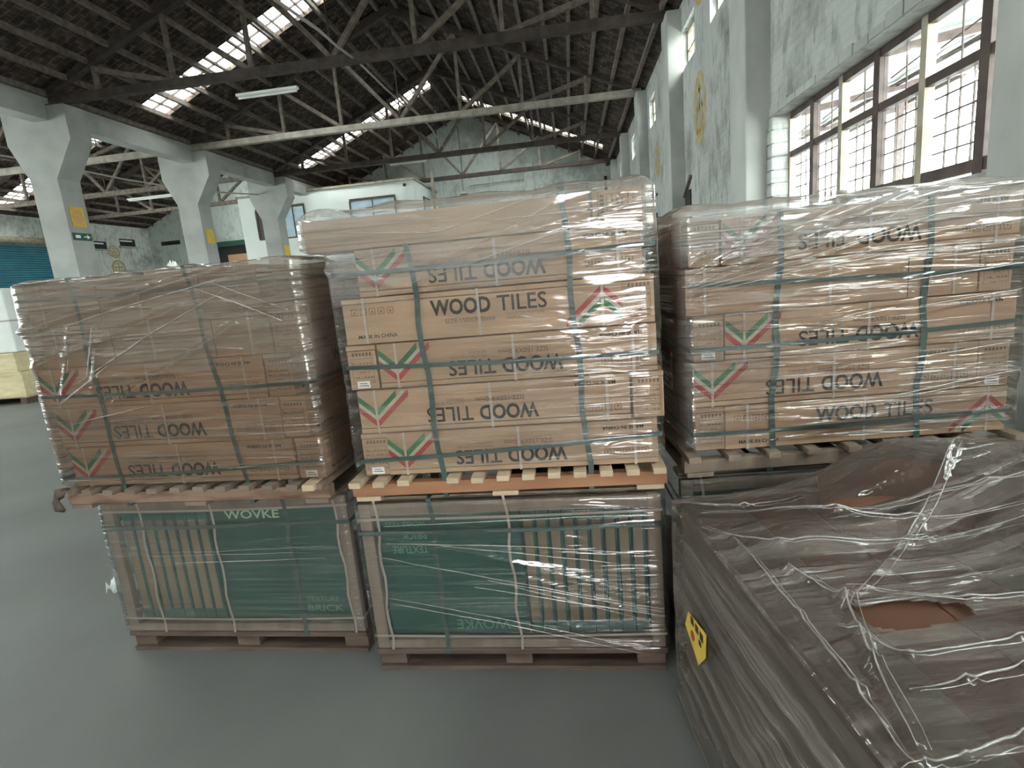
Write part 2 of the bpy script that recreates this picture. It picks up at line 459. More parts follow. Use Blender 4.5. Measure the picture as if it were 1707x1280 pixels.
# painted yellow characters, faded, on the right wall between pilasters (flat paint)
def ring_mark(parent, pos, w_, h_, axis, name='painted_mark', matn='yellow_mark'):
    mb = MB()
    n = 28
    def P(u, v):
        return (pos[0], pos[1]+u, pos[2]+v) if axis == 'x' else (pos[0]+u, pos[1], pos[2]+v)
    def ringp(rx, ry, t): return P(rx*math.cos(t), ry*math.sin(t))
    vs = []; fs = []
    for i in range(n):
        t = i*2*math.pi/n; vs += [ringp(w_/2, h_/2, t), ringp(w_/2*.72, h_/2*.78, t)]
    for i in range(n):
        j = (i+1) % n; fs.append((2*i, 2*j, 2*j+1, 2*i+1))
    mb.add(vs, fs)
    for u0, v0, u1, v1 in ((-.28, .22, .28, .28), (-.05, -.32, .05, .34), (-.3, -.02, .3, .05), (-.26, -.3, -.18, .1), (.16, -.3, .24, .12), (-.26, -.34, .26, -.28)):
        mb.add([P(u0*w_, v0*h_), P(u1*w_, v0*h_), P(u1*w_, v1*h_), P(u0*w_, v1*h_)], [(0, 1, 2, 3)])
    return mb.build(name, matn, parent, fix=False)
ring_mark(wr, (XR-.004, 7.72, 3.72), .75, 1.05, 'x')
ring_mark(wr, (XR-.004, 7.5, 5.35), .7, .5, 'x')
ring_mark(wr, (XR-.004, 11.9, 3.7), .7, .7, 'x')
# broken recess low on the right wall, old sign board stubs
MB().box((XR-.02, 8.45, 2.0), (XR+.01, 8.9, 2.62)).build('bricked_recess', 'black', wr)
MB().beam((XR-.03, 8.35, 2.82), (XR-.03, 8.9, 2.55), .05, .04).build('broken_bracket', 'timber', wr)
MB().beam((XR-.03, 12.0, 3.0), (XR-.03, 12.9, 3.0), .04, .05).build('broken_bracket', 'timber', wr)
MB().box((XR-.02, 12.2, 1.7), (XR+.01, 12.8, 2.6)).build('bricked_recess', 'black', wr)
# peeling plaster edge and lintel over the near window
lm = MB()
for i in range(18):
    y = 1.0+i*.21
    lm.box((XR-.012-.006*R.random(), y, Z1+.0+.01*R.random()), (XR+.02, y+.2, Z1+.05+.05*R.random()), ch=.004)
lm.build('window_lintel', 'conc', wr)
jb = MB()
for i in range(8):
    z = Z0+i*.13
    jb.box((XR-.02-.02*R.random(), 4.5-.01, z), (XR+.15, 4.62+.05*R.random(), z+.125), ch=.012)
jb.build('chipped_jamb', 'wallx', wr)

def steel_window(nm, ya, yb, z0, z1, x, cols, detailed=True):
    t = empty(nm, (x, ya, z0), kind='structure')
    W_, H_ = yb-ya, z1-z0
    pw = W_/cols
    for i in range(cols+1):
        pale = (i % 2 == 0)
        MB().box((-.03, i*pw-(.032 if pale else .04), 0), (.03, i*pw+(.032 if pale else .04), H_)).build('mullion', 'iron_pale' if pale else 'iron', t)
    for zz, h in ((H_-.03, .03), (.62*H_, .028), (.07, .035)):
        MB().box((-.025, 0, zz-h), (.025, W_, zz+h)).build('transom', 'iron', t)
    for i in range(cols):
        a = i*pw+.04; b = (i+1)*pw-.04
        g = MB()
        for k in range(1, 4 if detailed else 2):
            y = a+(b-a)*k/(4 if detailed else 2); g.box((.028, y-.005, .1), (.038, y+.005, .62*H_))
        for k in range(1, 5 if detailed else 2):
            z = .1+(.62*H_-.1)*k/(5 if detailed else 2); g.box((.026, a, z-.005), (.036, b, z+.005))
        g.tube([(.03, (a+b)/2, .62*H_), (.03, (a+b)/2+.01, H_)], .006, 5)
        g.tube([(.05, a, H_*(.72)), (.05, b, H_*.75)], .007, 5)
        g.tube([(.05, a, H_*(.84)), (.05, b, H_*.80)], .005, 5)
        g.build('window_grille', 'iron', t)
        MB().box((.0, a, .1), (.004, b, H_-.05)).build('window_pane', 'glass', t)
    return t
steel_window('window_1', 1.2, 4.5, Z0, Z1, XR+.17, 6)
steel_window('window_2', -3.3, -.1, Z0, Z1, XR+.17, 6, False)
steel_window('window_3', -7.9, -3.9, Z0, Z1, XR+.17, 6, False)
for k, (a, b) in enumerate(low):
    steel_window('window_%d' % (k+20), a, b, .9, Z0, XR+.17, 5, False)
for k, (a, b) in enumerate(hi):
    t = empty('window_%d' % (k+4), (XR+.12, a, 4.62), kind='structure')
    f = MB().box((-.02, 0, 0), (.02, .04, .63)).box((-.02, b-a-.04, 0), (.02, b-a, .63)).box((-.02, 0, 0), (.02, b-a, .04)).box((-.02, 0, .59), (.02, b-a, .63)).box((-.02, (b-a)/2-.02, 0), (.02, (b-a)/2+.02, .63)).box((-.02, 0, .3), (.02, b-a, .33))
    f.build('window_frame', 'iron_pale', t)
    MB().box((-.002, .04, .04), (.002, b-a-.04, .59)).build('window_pane', 'glass', t)

# far end wall (gable) of the main hall
g = MB().prism([(XL, 0), (XR+.26, 0), (XR+.26, roofz(XR)), (XM, roofz(XM)), (XL, roofz(XL))], 'y', YN, YN+.25)
wf = struct(g, 'wall_back', 'wally')
MB().box((-.95, YN-.12, 0), (-.55, YN+.02, 6.2), ch=.02).build('pilaster', 'wally', wf)
MB().box((-4.3, YN-.06, 4.55), (-2.1, YN+.02, 4.98), ch=.01).build('blocked_opening', 'wally', wf)
MB().tube([(-4.2, YN-.09, 5.0), (2.6, YN-.09, 5.1)], .025).build('wall_pipe', 'iron_pale', wf)
MB().tube([(-3.4, YN-.09, 5.5), (-.9, YN-.09, 5.52)], .02).build('wall_pipe', 'iron_pale', wf)
for a, b, c, d in ((-.1, 4.1, .9, 4.95), (1.35, 4.1, 2.2, 4.75)):
    MB().box((a, YN-.02, c+3.2 if False else 4.0), (b if b < 3 else a+.8, YN+.0, 4.9)).build('blocked_opening', 'conc', wf)
MB().box((2.5, YN-.05, 4.3), (2.62, YN, 5.3)).build('dark_crack', 'black', wf)
# left hall walls
struct(MB().prism([(XLL, 0), (XL, 0), (XL, roofz(XL)), (XLM, roofz(XLM)), (XLL, roofz(XLL))], 'y', YNL, YNL+.25), 'wall_back_left_hall', 'wally')
struct(MB().box((XL-.12, YN, 0), (XL+.12, YNL, EAVE)), 'wall_return', 'wallx')
wlm = MB().box((XLL-.25, YS, 0), (XLL, YNL+.25, 1.2)).box((XLL-.25, YS, 5.3), (XLL, YNL+.25, EAVE))
prev = YS
LW_ADDED = [(-7+4.3*k, -4+4.3*k) for k in range(6)]  # out-of-view windows added to light the halls from the left
for a, b in LW_ADDED:
    wlm.box((XLL-.25, prev, 1.2), (XLL, a, 5.3)); prev = b
wlm.box((XLL-.25, prev, 1.2), (XLL, YNL+.25, 5.3))
wl = struct(wlm, 'wall_left', 'wallxl')
for k, (a, b) in enumerate(LW_ADDED): steel_window('window_%d' % (k+10), a, b, 1.2, 5.3, XLL-.15, 4, False)
# small dark vents and notices on the left wall
for y, z in ((23.9, 4.72), (25.8, 4.92)):
    MB().box((XLL-.01, y-.5, z-.22), (XLL+.03, y+.5, z+.16)).build('vent_opening', 'black', wl)
    MB().box((XLL-.01, y-.5, z+.02), (XLL+.05, y+.3, z+.09)).build('vent_ledge', 'white_sheet', wl)
    MB().box((XLL-.01, y-.62, z-.28), (XLL+.12, y+.62, z-.22)).build('vent_sill', 'conc', wl)
MB().box((-21.4, YNL-.03, 4.75), (-20.3, YNL+.01, 4.95)).build('vent_opening', 'black', bpy.data.objects['wall_back_left_hall'])
ring_mark(wl, (XLL+.006, 24.8, 4.4), .75, .62, 'x')
ring_mark(wl, (XLL+.006, 24.9, 3.62), .9, .75, 'x')
n_ = MB().box((XLL+.002, 25.75, 2.9), (XLL+.03, 26.45, 3.42), ch=.005).build('notice_board', 'navy')
tag(n_, 'small navy notice board on the far left white wall', 'notice')
n_ = MB().box((XLL, 23.1, 3.74), (XLL+.03, 23.5, 3.93), ch=.004).build('wall_plate', 'iron')
tag(n_, 'tiny dark plate on the white wall right of the blue shutter', 'plate')
# opening in the far wall of the left hall with things beyond, and the pipe posts beside it
bw = bpy.data.objects['wall_back_left_hall']
MB().box((-18.7, YNL-.03, 0), (-16.2, YNL+.01, 4.35)).build('doorway', 'black', bw)
MB().box((-18.9, YNL-.14, 4.35), (-16.0, YNL+.01, 4.62), ch=.01).build('door_lintel', 'exitg', bw)
MB().box((-17.6, YNL-.12, 0), (-16.5, YNL-.04, 3.9)).build('door_leaf', 'orange_wall', bw)
for xx in (-19.4, -19.0):
    MB().box((xx, YNL-.2, 0), (xx+.16, YNL-.02, 4.8)).build('door_post', 'conc', bw)

# blue roller shutter in the left wall
t = empty('door_1', (XLL, 20.2, 0), kind='structure')
s = MB()
for k in range(46):
    z = .05+k*.097
    s.prism([(.02, z), (.055, z+.03), (.055, z+.065), (.02, z+.095)], 'y', -2.4, 2.4)
s.build('shutter_curtain', 'blue', t)
MB().box((0, -2.55, 0), (.09, -2.4, 4.6)).box((0, 2.4, 0), (.09, 2.55, 4.6)).build('shutter_guide', 'conc', t)
MB().tube([(.14, -2.5, 4.68), (.14, 2.5, 4.68)], .16, 14).build('shutter_roll', 'iron_pale', t)

# unseen south end; door opening added, sized and placed for daylight and film highlights
sw = MB().box((XLL, YS-.25, 0), (.9, YS, EAVE)).box((2.4, YS-.25, 0), (XR+.26, YS, EAVE)).box((.9, YS-.25, 2.7), (2.4, YS, EAVE))
sw.prism([(XL, EAVE), (XR+.26, EAVE), (XM, roofz(XM))], 'y', YS-.25, YS)
sw.prism([(XLL, EAVE), (XL, EAVE), (XLM, roofz(XLM))], 'y', YS-.25, YS)
struct(sw, 'wall_front', 'wally')

# roof planes with rooflight strips cut in them
def roof(xa, xb, ya, yb, strips, name):
    """strips: list of (y0,y1,xlo,xhi) openings on this plane"""
    mb = MB()
    T = .12
    def slab(x0, x1, y0, y1):
        p = [(x0, y0, roofz0(x0)), (x1, y0, roofz0(x1)), (x1, y1, roofz0(x1)), (x0, y1, roofz0(x0))]
        mb.add(p+[(a, b, c+T) for a, b, c in p], [(0, 1, 2, 3), (7, 6, 5, 4), (0, 4, 5, 1), (1, 5, 6, 2), (2, 6, 7, 3), (3, 7, 4, 0)])
    za, zb = xa[1], xb[1]; xa, xb = xa[0], xb[0]
    def roofz0(x): return za+(zb-za)*(x-xa)/(xb-xa)
    prev = ya
    for y0, y1, xl, xh in strips:
        if y0 > prev: slab(xa, xb, prev, y0)
        slab(xa, xl, y0, y1); slab(xh, xb, y0, y1)
        prev = y1
    slab(xa, xb, prev, yb)
    ro = struct(mb, name, 'roof')
    # purlins
    n = int(abs(math.hypot(xb-xa, zb-za))/.62)
    for k in range(n+1):
        x = xa+(xb-xa)*(k+.5)/(n+1)
        if abs(x) > 25: continue
        MB().beam((x, ya, roofz0(x)-.055), (x, yb, roofz0(x)-.055), .075, .10).build('purlin', 'timber', ro)
    # rooflights: framed rows of small panes
    for y0, y1, xl, xh in strips:
        t = empty('rooflight', ((xl+xh)/2, (y0+y1)/2, roofz0((xl+xh)/2)))
        tag(t, kind='structure')
        t.parent = ro
        cx_, cy_, cz_ = t.location
        gl = MB(); p = [(xl, y0), (xh, y0), (xh, y1), (xl, y1)]
        p3 = [(a-cx_, b-cy_, roofz0(a)+.10-cz_) for a, b in p]
        gl.add(p3+[(a, b, c+.006) for a, b, c in p3], [(0, 1, 2, 3), (7, 6, 5, 4), (0, 4, 5, 1), (1, 5, 6, 2), (2, 6, 7, 3), (3, 7, 4, 0)])
        gl.build('glass_tiles', 'rooflight', t)
        bars = MB()
        nn = int((xh-xl)/.30)
        for k in range(nn+1):
            x = xl+(xh-xl)*k/nn
            h = .03 if k % 2 else .07
            bars.beam((x-cx_, y0-cy_, roofz0(x)+.05-cz_), (x-cx_, y1-cy_, roofz0(x)+.05-cz_), h, .05)
        for yy in ((y0+y1)/2,):
            bars.beam((xl-cx_, yy-cy_, roofz0(xl)+.06-cz_), (xh-cx_, yy-cy_, roofz0(xh)+.06-cz_), .03, .04)
        bars.build('glazing_bars', 'dark', t)
    return ro
ZR = EAVE+SL*(XM-XL)
ZRL = EAVE+SL*(XL-XLM)
E1 = (XL, EAVE); Rg = (XM, ZR+.0); E2 = (XR+.5, ZR-SL*(XR+.5-XM)); 
def roofz(x):
    if x > XM: return ZR-SL*(x-XM)
    if x > XL: return EAVE+SL*(x-XL)
    return EAVE+SL*((XL-x) if x > XLM else (x-XLL))
ST = [(-5.5, -4.6), (2.9, 3.8), (11.15, 12.05), (18.75, 19.6)]
roof(E1, Rg, YS-.3, YN+.3, [(a, b, -9.0, -3.75) for a, b in ST], 'ceiling_left_slope')
roof(Rg, E2, YS-.3, YN+.3, [(-5.5, -4.6, -3.05, 2.5), (20.65, 21.4, -2.95, 2.35)], 'ceiling_right_slope')
roof((XLM, ZRL), E1, YS-.3, YNL+.3, [(a, a+1.4, -15.5, -10.2) for a in (-5.5, -1.5, 2.5, 24.8)], 'ceiling_inner_left_hall')  # rooflights added on this barely visible slope to brighten the left hall
roof((XLL-.4, EAVE-.18), (XLM, ZRL), YS-.3, YNL+.3, [(2.9, 3.8, -21.5, -16.3), (18.75, 19.6, -21.6, -16.3)], 'ceiling_outer_left_hall')

# concrete columns with Y-shaped heads, and the beam line they carry
for k, ty in enumerate(TR):
    if k < 3: continue
    ya, yb = ty-.28, ty+.25
    t = empty('concrete_column', (XL, ty, 0))
    tag(t, {2: 'whitewashed concrete column out of view left of the stacks', 3: 'nearest whitewashed concrete column with wide forked head, yellow mark and green exit sign',
            4: 'second whitewashed concrete column with forked head, behind the left pallet stack', 5: 'third column with forked head standing in front of the white office',
            6: 'farthest concrete column touching the white office box'}[k], 'column', 'forked columns between the halls')
    sh = MB().prism([(-.30, 0), (.30, 0), (.30, 4.15-.0), (.78, 4.85), (.78, 5.5), (-.62, 5.5), (-.62, 4.85), (-.30, 4.15)], 'y', ya-ty, yb-ty)
    sh.build('column_shaft', 'conc', t)
    MB().box((-.34, ya-ty-.04, 0), (.34, yb-ty+.04, .5), ch=.03).build('column_plinth', 'conc', t)
cb = MB()
for a, b in zip(TR[1:-1], TR[2:]):
    cb.box((XL+.08, a+.26, 5.22), (XL+.42, b-.29, 5.56), ch=.015)
cb.box((XL+.02, YS, 5.60), (XL+.30, YN, 5.70))
struct(cb, 'trim_1', 'conc')

# trusses
def truss(ty, xa, xb, zc, chordm, label, group, cat='roof truss', rods=True, name='roof_truss'):
    t = empty(name, ((xa+xb)/2, ty, zc)); tag(t, label, cat, group)
    h = (xb-xa)/2; rise = SL*h
    MB().beam((-h, 0, 0), (h, 0, 0), .16, .15).build('bottom_chord', chordm, t)
    for s in (-1, 1):
        MB().beam((s*h, 0, .08), (0, 0, rise-.12), .15, .20).build('principal_rafter', 'dark', t)
        for f in (.26, .52, .78):
            x = s*h*f; zt = (1-f)*rise-.1
            if zt > .2: MB().beam((x, 0, .05), (x, 0, zt), .08, .08).build('web_post', 'timber', t)
        pts = [((0, .05), (.26, .72*rise-.1)), ((.26, .05), (.52, .46*rise-.1)), ((.52, .05), (.78, .2*rise-.1))]
        for (f0, z0), (f1, z1) in pts:
            MB().beam((s*h*f0, 0, z0), (s*h*f1, 0, z1), .09, .09).build('web_brace', 'timber', t)
    MB().tube([(0, 0, .05), (0, 0, rise-.15)], .018, 6).build('king_rod', 'iron', t)
    return t
words = {2: 'out of view overhead', 3: 'nearest, thick dark tie', 4: 'second, with pale tie', 5: 'third, dark slender tie', 6: 'farthest, tie above the office'}
for k, ty in enumerate(TR):
    if k < 3: continue
    truss(ty, XL, XR-.1, 5.66, 'chord' if k == 4 else 'dark', 'timber truss of the main hall roof, '+words[k], 'main hall roof trusses')
for k, ty in enumerate(TR):
    if k < 3: continue
    truss(ty, XLL, XL, 5.66, 'chord' if k in (4,) else 'timber', 'timber roof truss of the left hall, '+{3: 'nearest', 4: 'second, pale tie', 5: 'third', 6: 'farthest'}[k], 'left hall roof trusses')

# white office box at the far end
t = empty('office_cabin', (-8.5, 19.9, 0)); tag(t, 'white site office room with blue windows built inside the hall', 'office')
X0, X1, YF, YB, ZT = -12.12+8.5, -4.93+8.5, 0, 3.78, 5.36
MB().box((X0, YF, 0), (X1, YB, ZT), ch=.02).build('office_wall', 'office', t)
MB().box((X0-.05, YF-.05, ZT-.0), (X1+.05, YB, ZT+.08)).build('office_roof_edge', 'iron_pale', t)
for a, b, z0, z1, nm in ((-11.4, -11.05, 3.75, 4.8, 'dark'), (-10.33, -9.45, 3.72, 4.84, 'g'), (-7.5, -5.75, 4.0, 4.8, 'g')):
    a += 8.5; b += 8.5
    fr = MB().box((a-.04, -.05, z0-.05), (b+.04, .0, z0)).box((a-.04, -.05, z1), (b+.04, 0, z1+.09)).box((a-.06, -.05, z0), (a, 0, z1)).box((b, -.05, z0), (b+.04, 0, z1)).box(((a+b)/2-.02 if nm == 'g' else a, -.045, z0), ((a+b)/2+.02 if nm == 'g' else a+.02, 0, z1))
    f = fr.build('office_window_frame', 'iron', t)
    MB().box((a, -.03, z0), (b, -.012, z1)).build('office_pane', 'office_glass' if nm == 'g' else 'iron', f)
f = MB().box((X1, 1.25, 3.9), (X1+.04, 2.3, 4.9)).build('office_window_frame', 'iron', t)
MB().box((X1+.03, 1.32, 3.97), (X1+.05, 2.23, 4.83)).build('office_pane', 'office_glass', f)
MB().tube([(-.0+3.23, -.12, 5.18), (3.23, -.02, 5.2)], .06, 8).build('office_camera', 'iron', t)
t = MB().box((-4.72, 21.9, 0), (-4.60, 22.0, 6.1)).build('steel_post', 'iron_pale'); tag(t, 'thin grey steel post standing right of the white office', 'post')

# fluorescent tubes, cable, pendant lamps
def tube_lamp(x0, x1, y, z, label, slope=0.0, drop=.35):
    t = empty('tube_lamp', ((x0+x1)/2, y, z)); tag(t, label, 'lamp', 'fluorescent tube lamps under the roof')
    L_ = (x1-x0)/2
    MB().box((-L_, -.05, 0), (L_, .05, .05), ch=.008).build('lamp_body', 'tube', t)
    MB().tube([(-L_+.03, 0, -.03), (L_-.03, 0, -.03)], .02, 8).build('lamp_tube', 'tube', t)
    for s in (-1, 1): MB().tube([(s*L_*.7, 0, .05), (s*L_*.7, 0, drop)], .006, 5).build('hanging_wire', 'iron', t)
tube_lamp(-5.4, -4.15, 9.2, 5.28, 'white fluorescent tube fitting hanging from the nearest dark roof tie', drop=.31)
tube_lamp(-5.5, -4.1, 19.0, 5.80, 'white fluorescent tube fitting far away above the office roof', drop=.5)
tube_lamp(-2.6, -1.9, 5.2, 6.2, 'short white tube fitting high under the dark roof near the top', drop=2.02)
tube_lamp(-15.0, -13.2, 17.7, 5.35, 'white fluorescent tube fitting in the left hall between first and second column')
def pend(x, y, z, zt, label):
    t = empty('pendant_lamp', (x, y, z)); tag(t, label, 'lamp', 'pendant lamps')
    MB().tube([(0, 0, .12), (0, 0, zt-z)], .012, 6).build('lamp_cord', 'iron', t)
    mb = MB(); mb.tube([(0, 0, .14), (0, 0, .09), (0, 0, .03), (0, 0, 0)], [.03, .06, .17, .2], 14)
    mb.build('lamp_shade', 'iron_pale', t)
pend(-3.42, 22.1, 4.95, 5.6, 'small pendant lamp hanging before the far gable wall, under the truss centre')
pend(-14.3, 17.9, 4.9, 5.6, 'pendant lamp hanging in the left hall between two columns')
pts = [(-3.38, 8, 6.01), (-2.845, 8, 5.44), (-2.475, 8, 5.12), (-2.117, 8, 4.71), (-1.652, 8, 4.28), (-1.207, 8, 3.66), (-.874, 8, 3.385)]
pp = []
cabp = [(500, 18), (530, 50), (560, 75), (600, 105), (640, 145), (665, 170), (690, 185), (715, 205), (740, 245), (760, 262), (800, 280)]
inv = cam.matrix_world.to_3x3()
cab = []
for i, (u, v) in enumerate([(-3.9, 6.35), (-3.1, 5.7), (-2.845, 5.44), (-2.475, 5.12), (-2.117, 4.71), (-1.85, 4.43), (-1.652, 4.28), (-1.42, 4.02), (-1.207, 3.66)]):
    # the cable runs from the nearest roof bay back to the third truss; spread its points along that depth
    yy = 5.0+i*1.55
    k = (yy-CAM.y)/(8-CAM.y)
    cab.append((CAM.x+(u-CAM.x)*k, yy, CAM.z+(v-CAM.z)*k))
o = MB().tube(cab, .022, 6).build('hanging_cable', 'cable', smooth=True)
tag(o, 'pale loose cable sagging diagonally under the roof', 'cable')
o = MB().tube([(-13.4, 9.2, 5.5), (-12.5, 12, 5.35), (-12.0, 14, 5.2), (-10.8, 15.5, 4.95), (-9.9, 17.5, 5.0)], .025, 6).build('hanging_cable', 'cable', smooth=True)
tag(o, 'pale loose cable sagging behind the columns in the left hall', 'cable')

# notices on the columns
def notice(x, y, z, w_, h_, label, m_='yellow'):
    o = MB().box((x, y-w_/2, z-h_/2), (x+.012, y+w_/2, z+h_/2), ch=.003).build('column_notice', m_)
    tag(o, label, 'notice')
    return o
o = notice(XL+.302, 9.19, 3.42, .34, .40, 'yellow painted character notice on the nearest column')
ring_mark(o, (XL+.316, 9.19, 3.42), .26, .30, 'x', 'notice_mark', 'orange_wall')
notice(XL+.302, 13.5, 3.28, .34, .40, 'yellow notice on the second column')
notice(XL+.302, 17.8, 3.02, .4, .42, 'yellow notice on the third column, in front of the office')
o = notice(XL+.302, 9.19, 3.02, .46, .15, 'dark green exit sign with white arrow on the nearest column', 'exitg')
mk = MB().box((XL+.316, 9.02, 2.99), (XL+.318, 9.14, 3.05)).add([(XL+.317, 9.3, 2.97), (XL+.317, 9.38, 3.02), (XL+.317, 9.3, 3.07)], [(0, 1, 2)])
mk.box((XL+.316, 9.22, 3.01), (XL+.318, 9.31, 3.03)); mk.build('sign_symbol', 'sticker', o)

# outdoor shed roof seen through the near window
sh = MB()
t = empty('outdoor_shed_roof', (6.5, 3, 4.3)); tag(t, 'pale sheet roof on beams outside the barred window', 'shed roof')
mb = MB(); n = 40
vs = []; fs = []
for i in range(n+1):
    y = -6+i*.5
    z = .04*(i % 2)
    vs += [(-1.3, y, z-.25), (2.6, y, z+.35), (-1.3, y, z-.235), (2.6, y, z+.365)]
for i in range(n):
    a = 4*i; fs += [(a, a+1, a+5, a+4), (a+2, a+6, a+7, a+3)]
mb.add(vs, fs); mb.build('roof_sheet', 'canopy', t, fix=False)
for i in range(6): MB().beam((-1.3, -5+i*3.0, -.35), (2.6, -5+i*3.0, .22), .08, .12).build('shed_rafter', 'iron', t)
for i in range(3): MB().beam((-1.2+i*1.7, -6, -.30+i*.26), (-1.2+i*1.7, 14, -.30+i*.26), .06, .08).build('shed_purlin', 'iron', t)
for yy in (-4, 2.5, 9): MB().box((1.6, yy, -4.3), (1.72, yy+.12, .1)).build('shed_post', 'iron', t)

# ------------------------------------------------------------------ cartons of wood tiles
CL, CT, CH = .92, .100, .151
ORD = ['lowest', 'second', 'third', 'fourth', 'fifth', 'topmost']
def carton_body():
    b = MB()
    b.box((0, 0, 0), (CL, CT, .133), 0, .003)
    b.box((-.001, -.001, .1345), (CL+.001, CT+.001, CH), 0, .003)
    for x in (.215, .62):                                   # butt seams on the plain back
        b.box((x, CT+.0005, .004), (x+.003, CT+.0015, .13), 1)
    return b
body_mesh = carton_body().build('carton_body', ['card', 'card_in']).data
bpy.data.objects.remove(bpy.data.objects['carton_body'])

def front_print():
    """black and brown lettering (slot 0 black, 1 faded)"""
    b = MB(); y = -.0022
    put_text(b, 'WOOD', .300, .074, .052, y, .200, .034, 0)
    put_text(b, 'TILES', .522, .074, .051, y, .160, 0.008, 0)
    put_text(b, 'SIZE:150X900mm', .345, .046, .0165, y, .165, .01, 1)
    put_text(b, 'WOODEN TEXTURE', .548, .058, .009, y, .125, .0, 1)
    put_text(b, 'SERIES', .548, .046, .008, y, .06, .0, 1)
    put_text(b, 'MADE IN CHINA', .045, .018, .0125, y, .135, .02, 0)
    for i in range(5):                                       # handling symbols, top left
        x = .03+i*.031
        for a, c in (((x, .096), (x+.022, .098)), ((x, .116), (x+.022, .118)), ((x, .096), (x+.002, .118)), ((x+.02, .096), (x+.022, .118))):
            b.add([(a[0], y, a[1]), (c[0], y, a[1]), (c[0], y, c[1]), (a[0], y, c[1])], [(0, 1, 2, 3)], 1)
        b.add([(x+.007, y, .102), (x+.015, y, .102), (x+.011, y, .112)], [(0, 1, 2)], 1)
    return b
def chevron():
    b = MB(); y = -.0020
    ap, lo, hi = .857, .003, .131
    def band(dz, wd, mi, yy):
        zt = hi-dz
        # left leg and right leg, 42 degrees, clipped at the carton edge
        for s, xe in ((-1, ap-.165), (1, CL-.003)):
            dx = abs(xe-ap); zb = zt-dx*.9
            x2 = xe
            if zb-wd < lo: x2 = ap+s*((zt-wd-lo)/.9); zb = lo+wd
            b.add([(ap, yy, zt), (x2, yy, zb), (x2, yy, zb-wd), (ap, yy, zt-wd)], [(0, 1, 2, 3)], mi)
    band(0, .022, 0, y); band(.022, .016, 2, y); band(.038, .022, 1, y)
    return b
def end_print():
    """table of tiny print on the carton end (faces -X)"""
    b = MB(); x = -.0022
    R2 = random.Random(3)
    def q(y0, z0, y1, z1, mi=0): b.add([(x, y0, z0), (x, y1, z0), (x, y1, z1), (x, y0, z1)], [(0, 1, 2, 3)], mi)
    for i in range(6): q(.014+i*.012, .116, .021+i*.012, .127)
    for zz in (.106, .088, .070, .040, .022): q(.012, zz, .088, zz+.0012)
    for i in range(5):
        for j in range(6):
            if R2.random() < .7: q(.016+j*.012, .026+i*.016, .016+j*.012+.008*R2.random()+.002, .029+i*.016)
    q(.012, .02, .0132, .107); q(.087, .02, .0882, .107)
    return b
def band_mesh(x):
    b = MB(); w_ = .0085
    b.box((x, -.0034, -.0006), (x+w_, -.0026, CH+.0016)); b.box((x, CT+.0016, 0), (x+w_, CT+.0024, CH))
    b.box((x, -.003, CH+.0012), (x+w_, CT+.002, CH+.002))
    return b
protos = {}
def _mesh(mb, name, mats):
    o = mb.build(name, mats); me = o.data; bpy.data.objects.remove(o); return me
PM = {
    'lettering': _mesh(front_print(), 'lettering', ['ink', 'ink_soft']),
    'chevron': _mesh(chevron(), 'chevron', ['red', 'green', 'cream']),
    'end': _mesh(end_print(), 'end_table', ['ink_soft']),
    'band': [_mesh(band_mesh(x), 'packing_band', ['band']) for x in (.07, .455, .853)],
    'sticker': _mesh(MB().box((-.004, .03, .006), (-.003, .075, .03)).add([(-.0045, .035, .012), (-.0045, .07, .014), (-.0045, .07, .016), (-.0045, .035, .015)], [(0, 1, 2, 3)], 1).add([(-.0045, .04, .02), (-.0045, .066, .021), (-.0045, .066, .023), (-.0045, .04, .022)], [(0, 1, 2, 3)], 1), 'sticker', ['sticker', 'ink']),
}
def link_child(name, me, parent, label=None):
    c = bpy.data.objects.new(name, me); C.objects.link(c); c.parent = parent
    if label: c['label'] = label
    return c
def carton(frame, x, y, z, mode, label, group, sticker=False, ends=True):
    """mode: up / flip (front seen), back (plain back seen), end (end face towards the viewer), hid (covered, plain)"""
    r = empty('tile_carton', (0, 0, 0)); tag(r, label, 'carton', group)
    jx, jy, ja = (R.random()-.5)*.010, (R.random()-.5)*.006, (R.random()-.5)*.010
    Lc = Matrix.Translation((x+jx, y+jy, z))
    if mode == 'flip': Lc = Lc @ Matrix.Translation((CL/2, 0, CH/2)) @ Matrix.Rotation(math.pi, 4, 'Y') @ Matrix.Translation((-CL/2, 0, -CH/2))
    elif mode == 'back': Lc = Lc @ Matrix.Translation((CL, CT, 0)) @ Matrix.Rotation(math.pi, 4, 'Z')
    elif mode == 'end':      # carton runs into the stack, its end at y
        Lc = Lc @ Matrix.Translation((CT, 0, 0)) @ Matrix.Rotation(math.pi/2, 4, 'Z')
    elif mode == 'endflip':
        Lc = Lc @ Matrix.Translation((0, 0, CH)) @ Matrix.Rotation(math.pi/2, 4, 'Z') @ Matrix.Rotation(math.pi, 4, 'X')
    elif mode == 'lying':    # flat on its broad side, top edge towards the viewer
        Lc = Lc @ Matrix.Translation((0, 0, CT)) @ Matrix.Rotation(-math.pi/2, 4, 'X')
    Lc = Lc @ Matrix.Rotation(ja if mode != 'flip' else -ja, 4, 'Z')
    r.matrix_world = frame @ Lc
    link_child('carton_box', body_mesh, r)
    if mode != 'hid':
        for me in PM['band']: link_child('packing_band', me, r)
        if mode not in ('back', 'lying'):
            link_child('lettering', PM['lettering'], r)
            link_child('chevron_print', PM['chevron'], r, 'red white and green chevron')
    if ends: link_child('end_print', PM['end'], r)
    if sticker: link_child('white_sticker', PM['sticker'], r, 'small white barcode sticker')
    return r

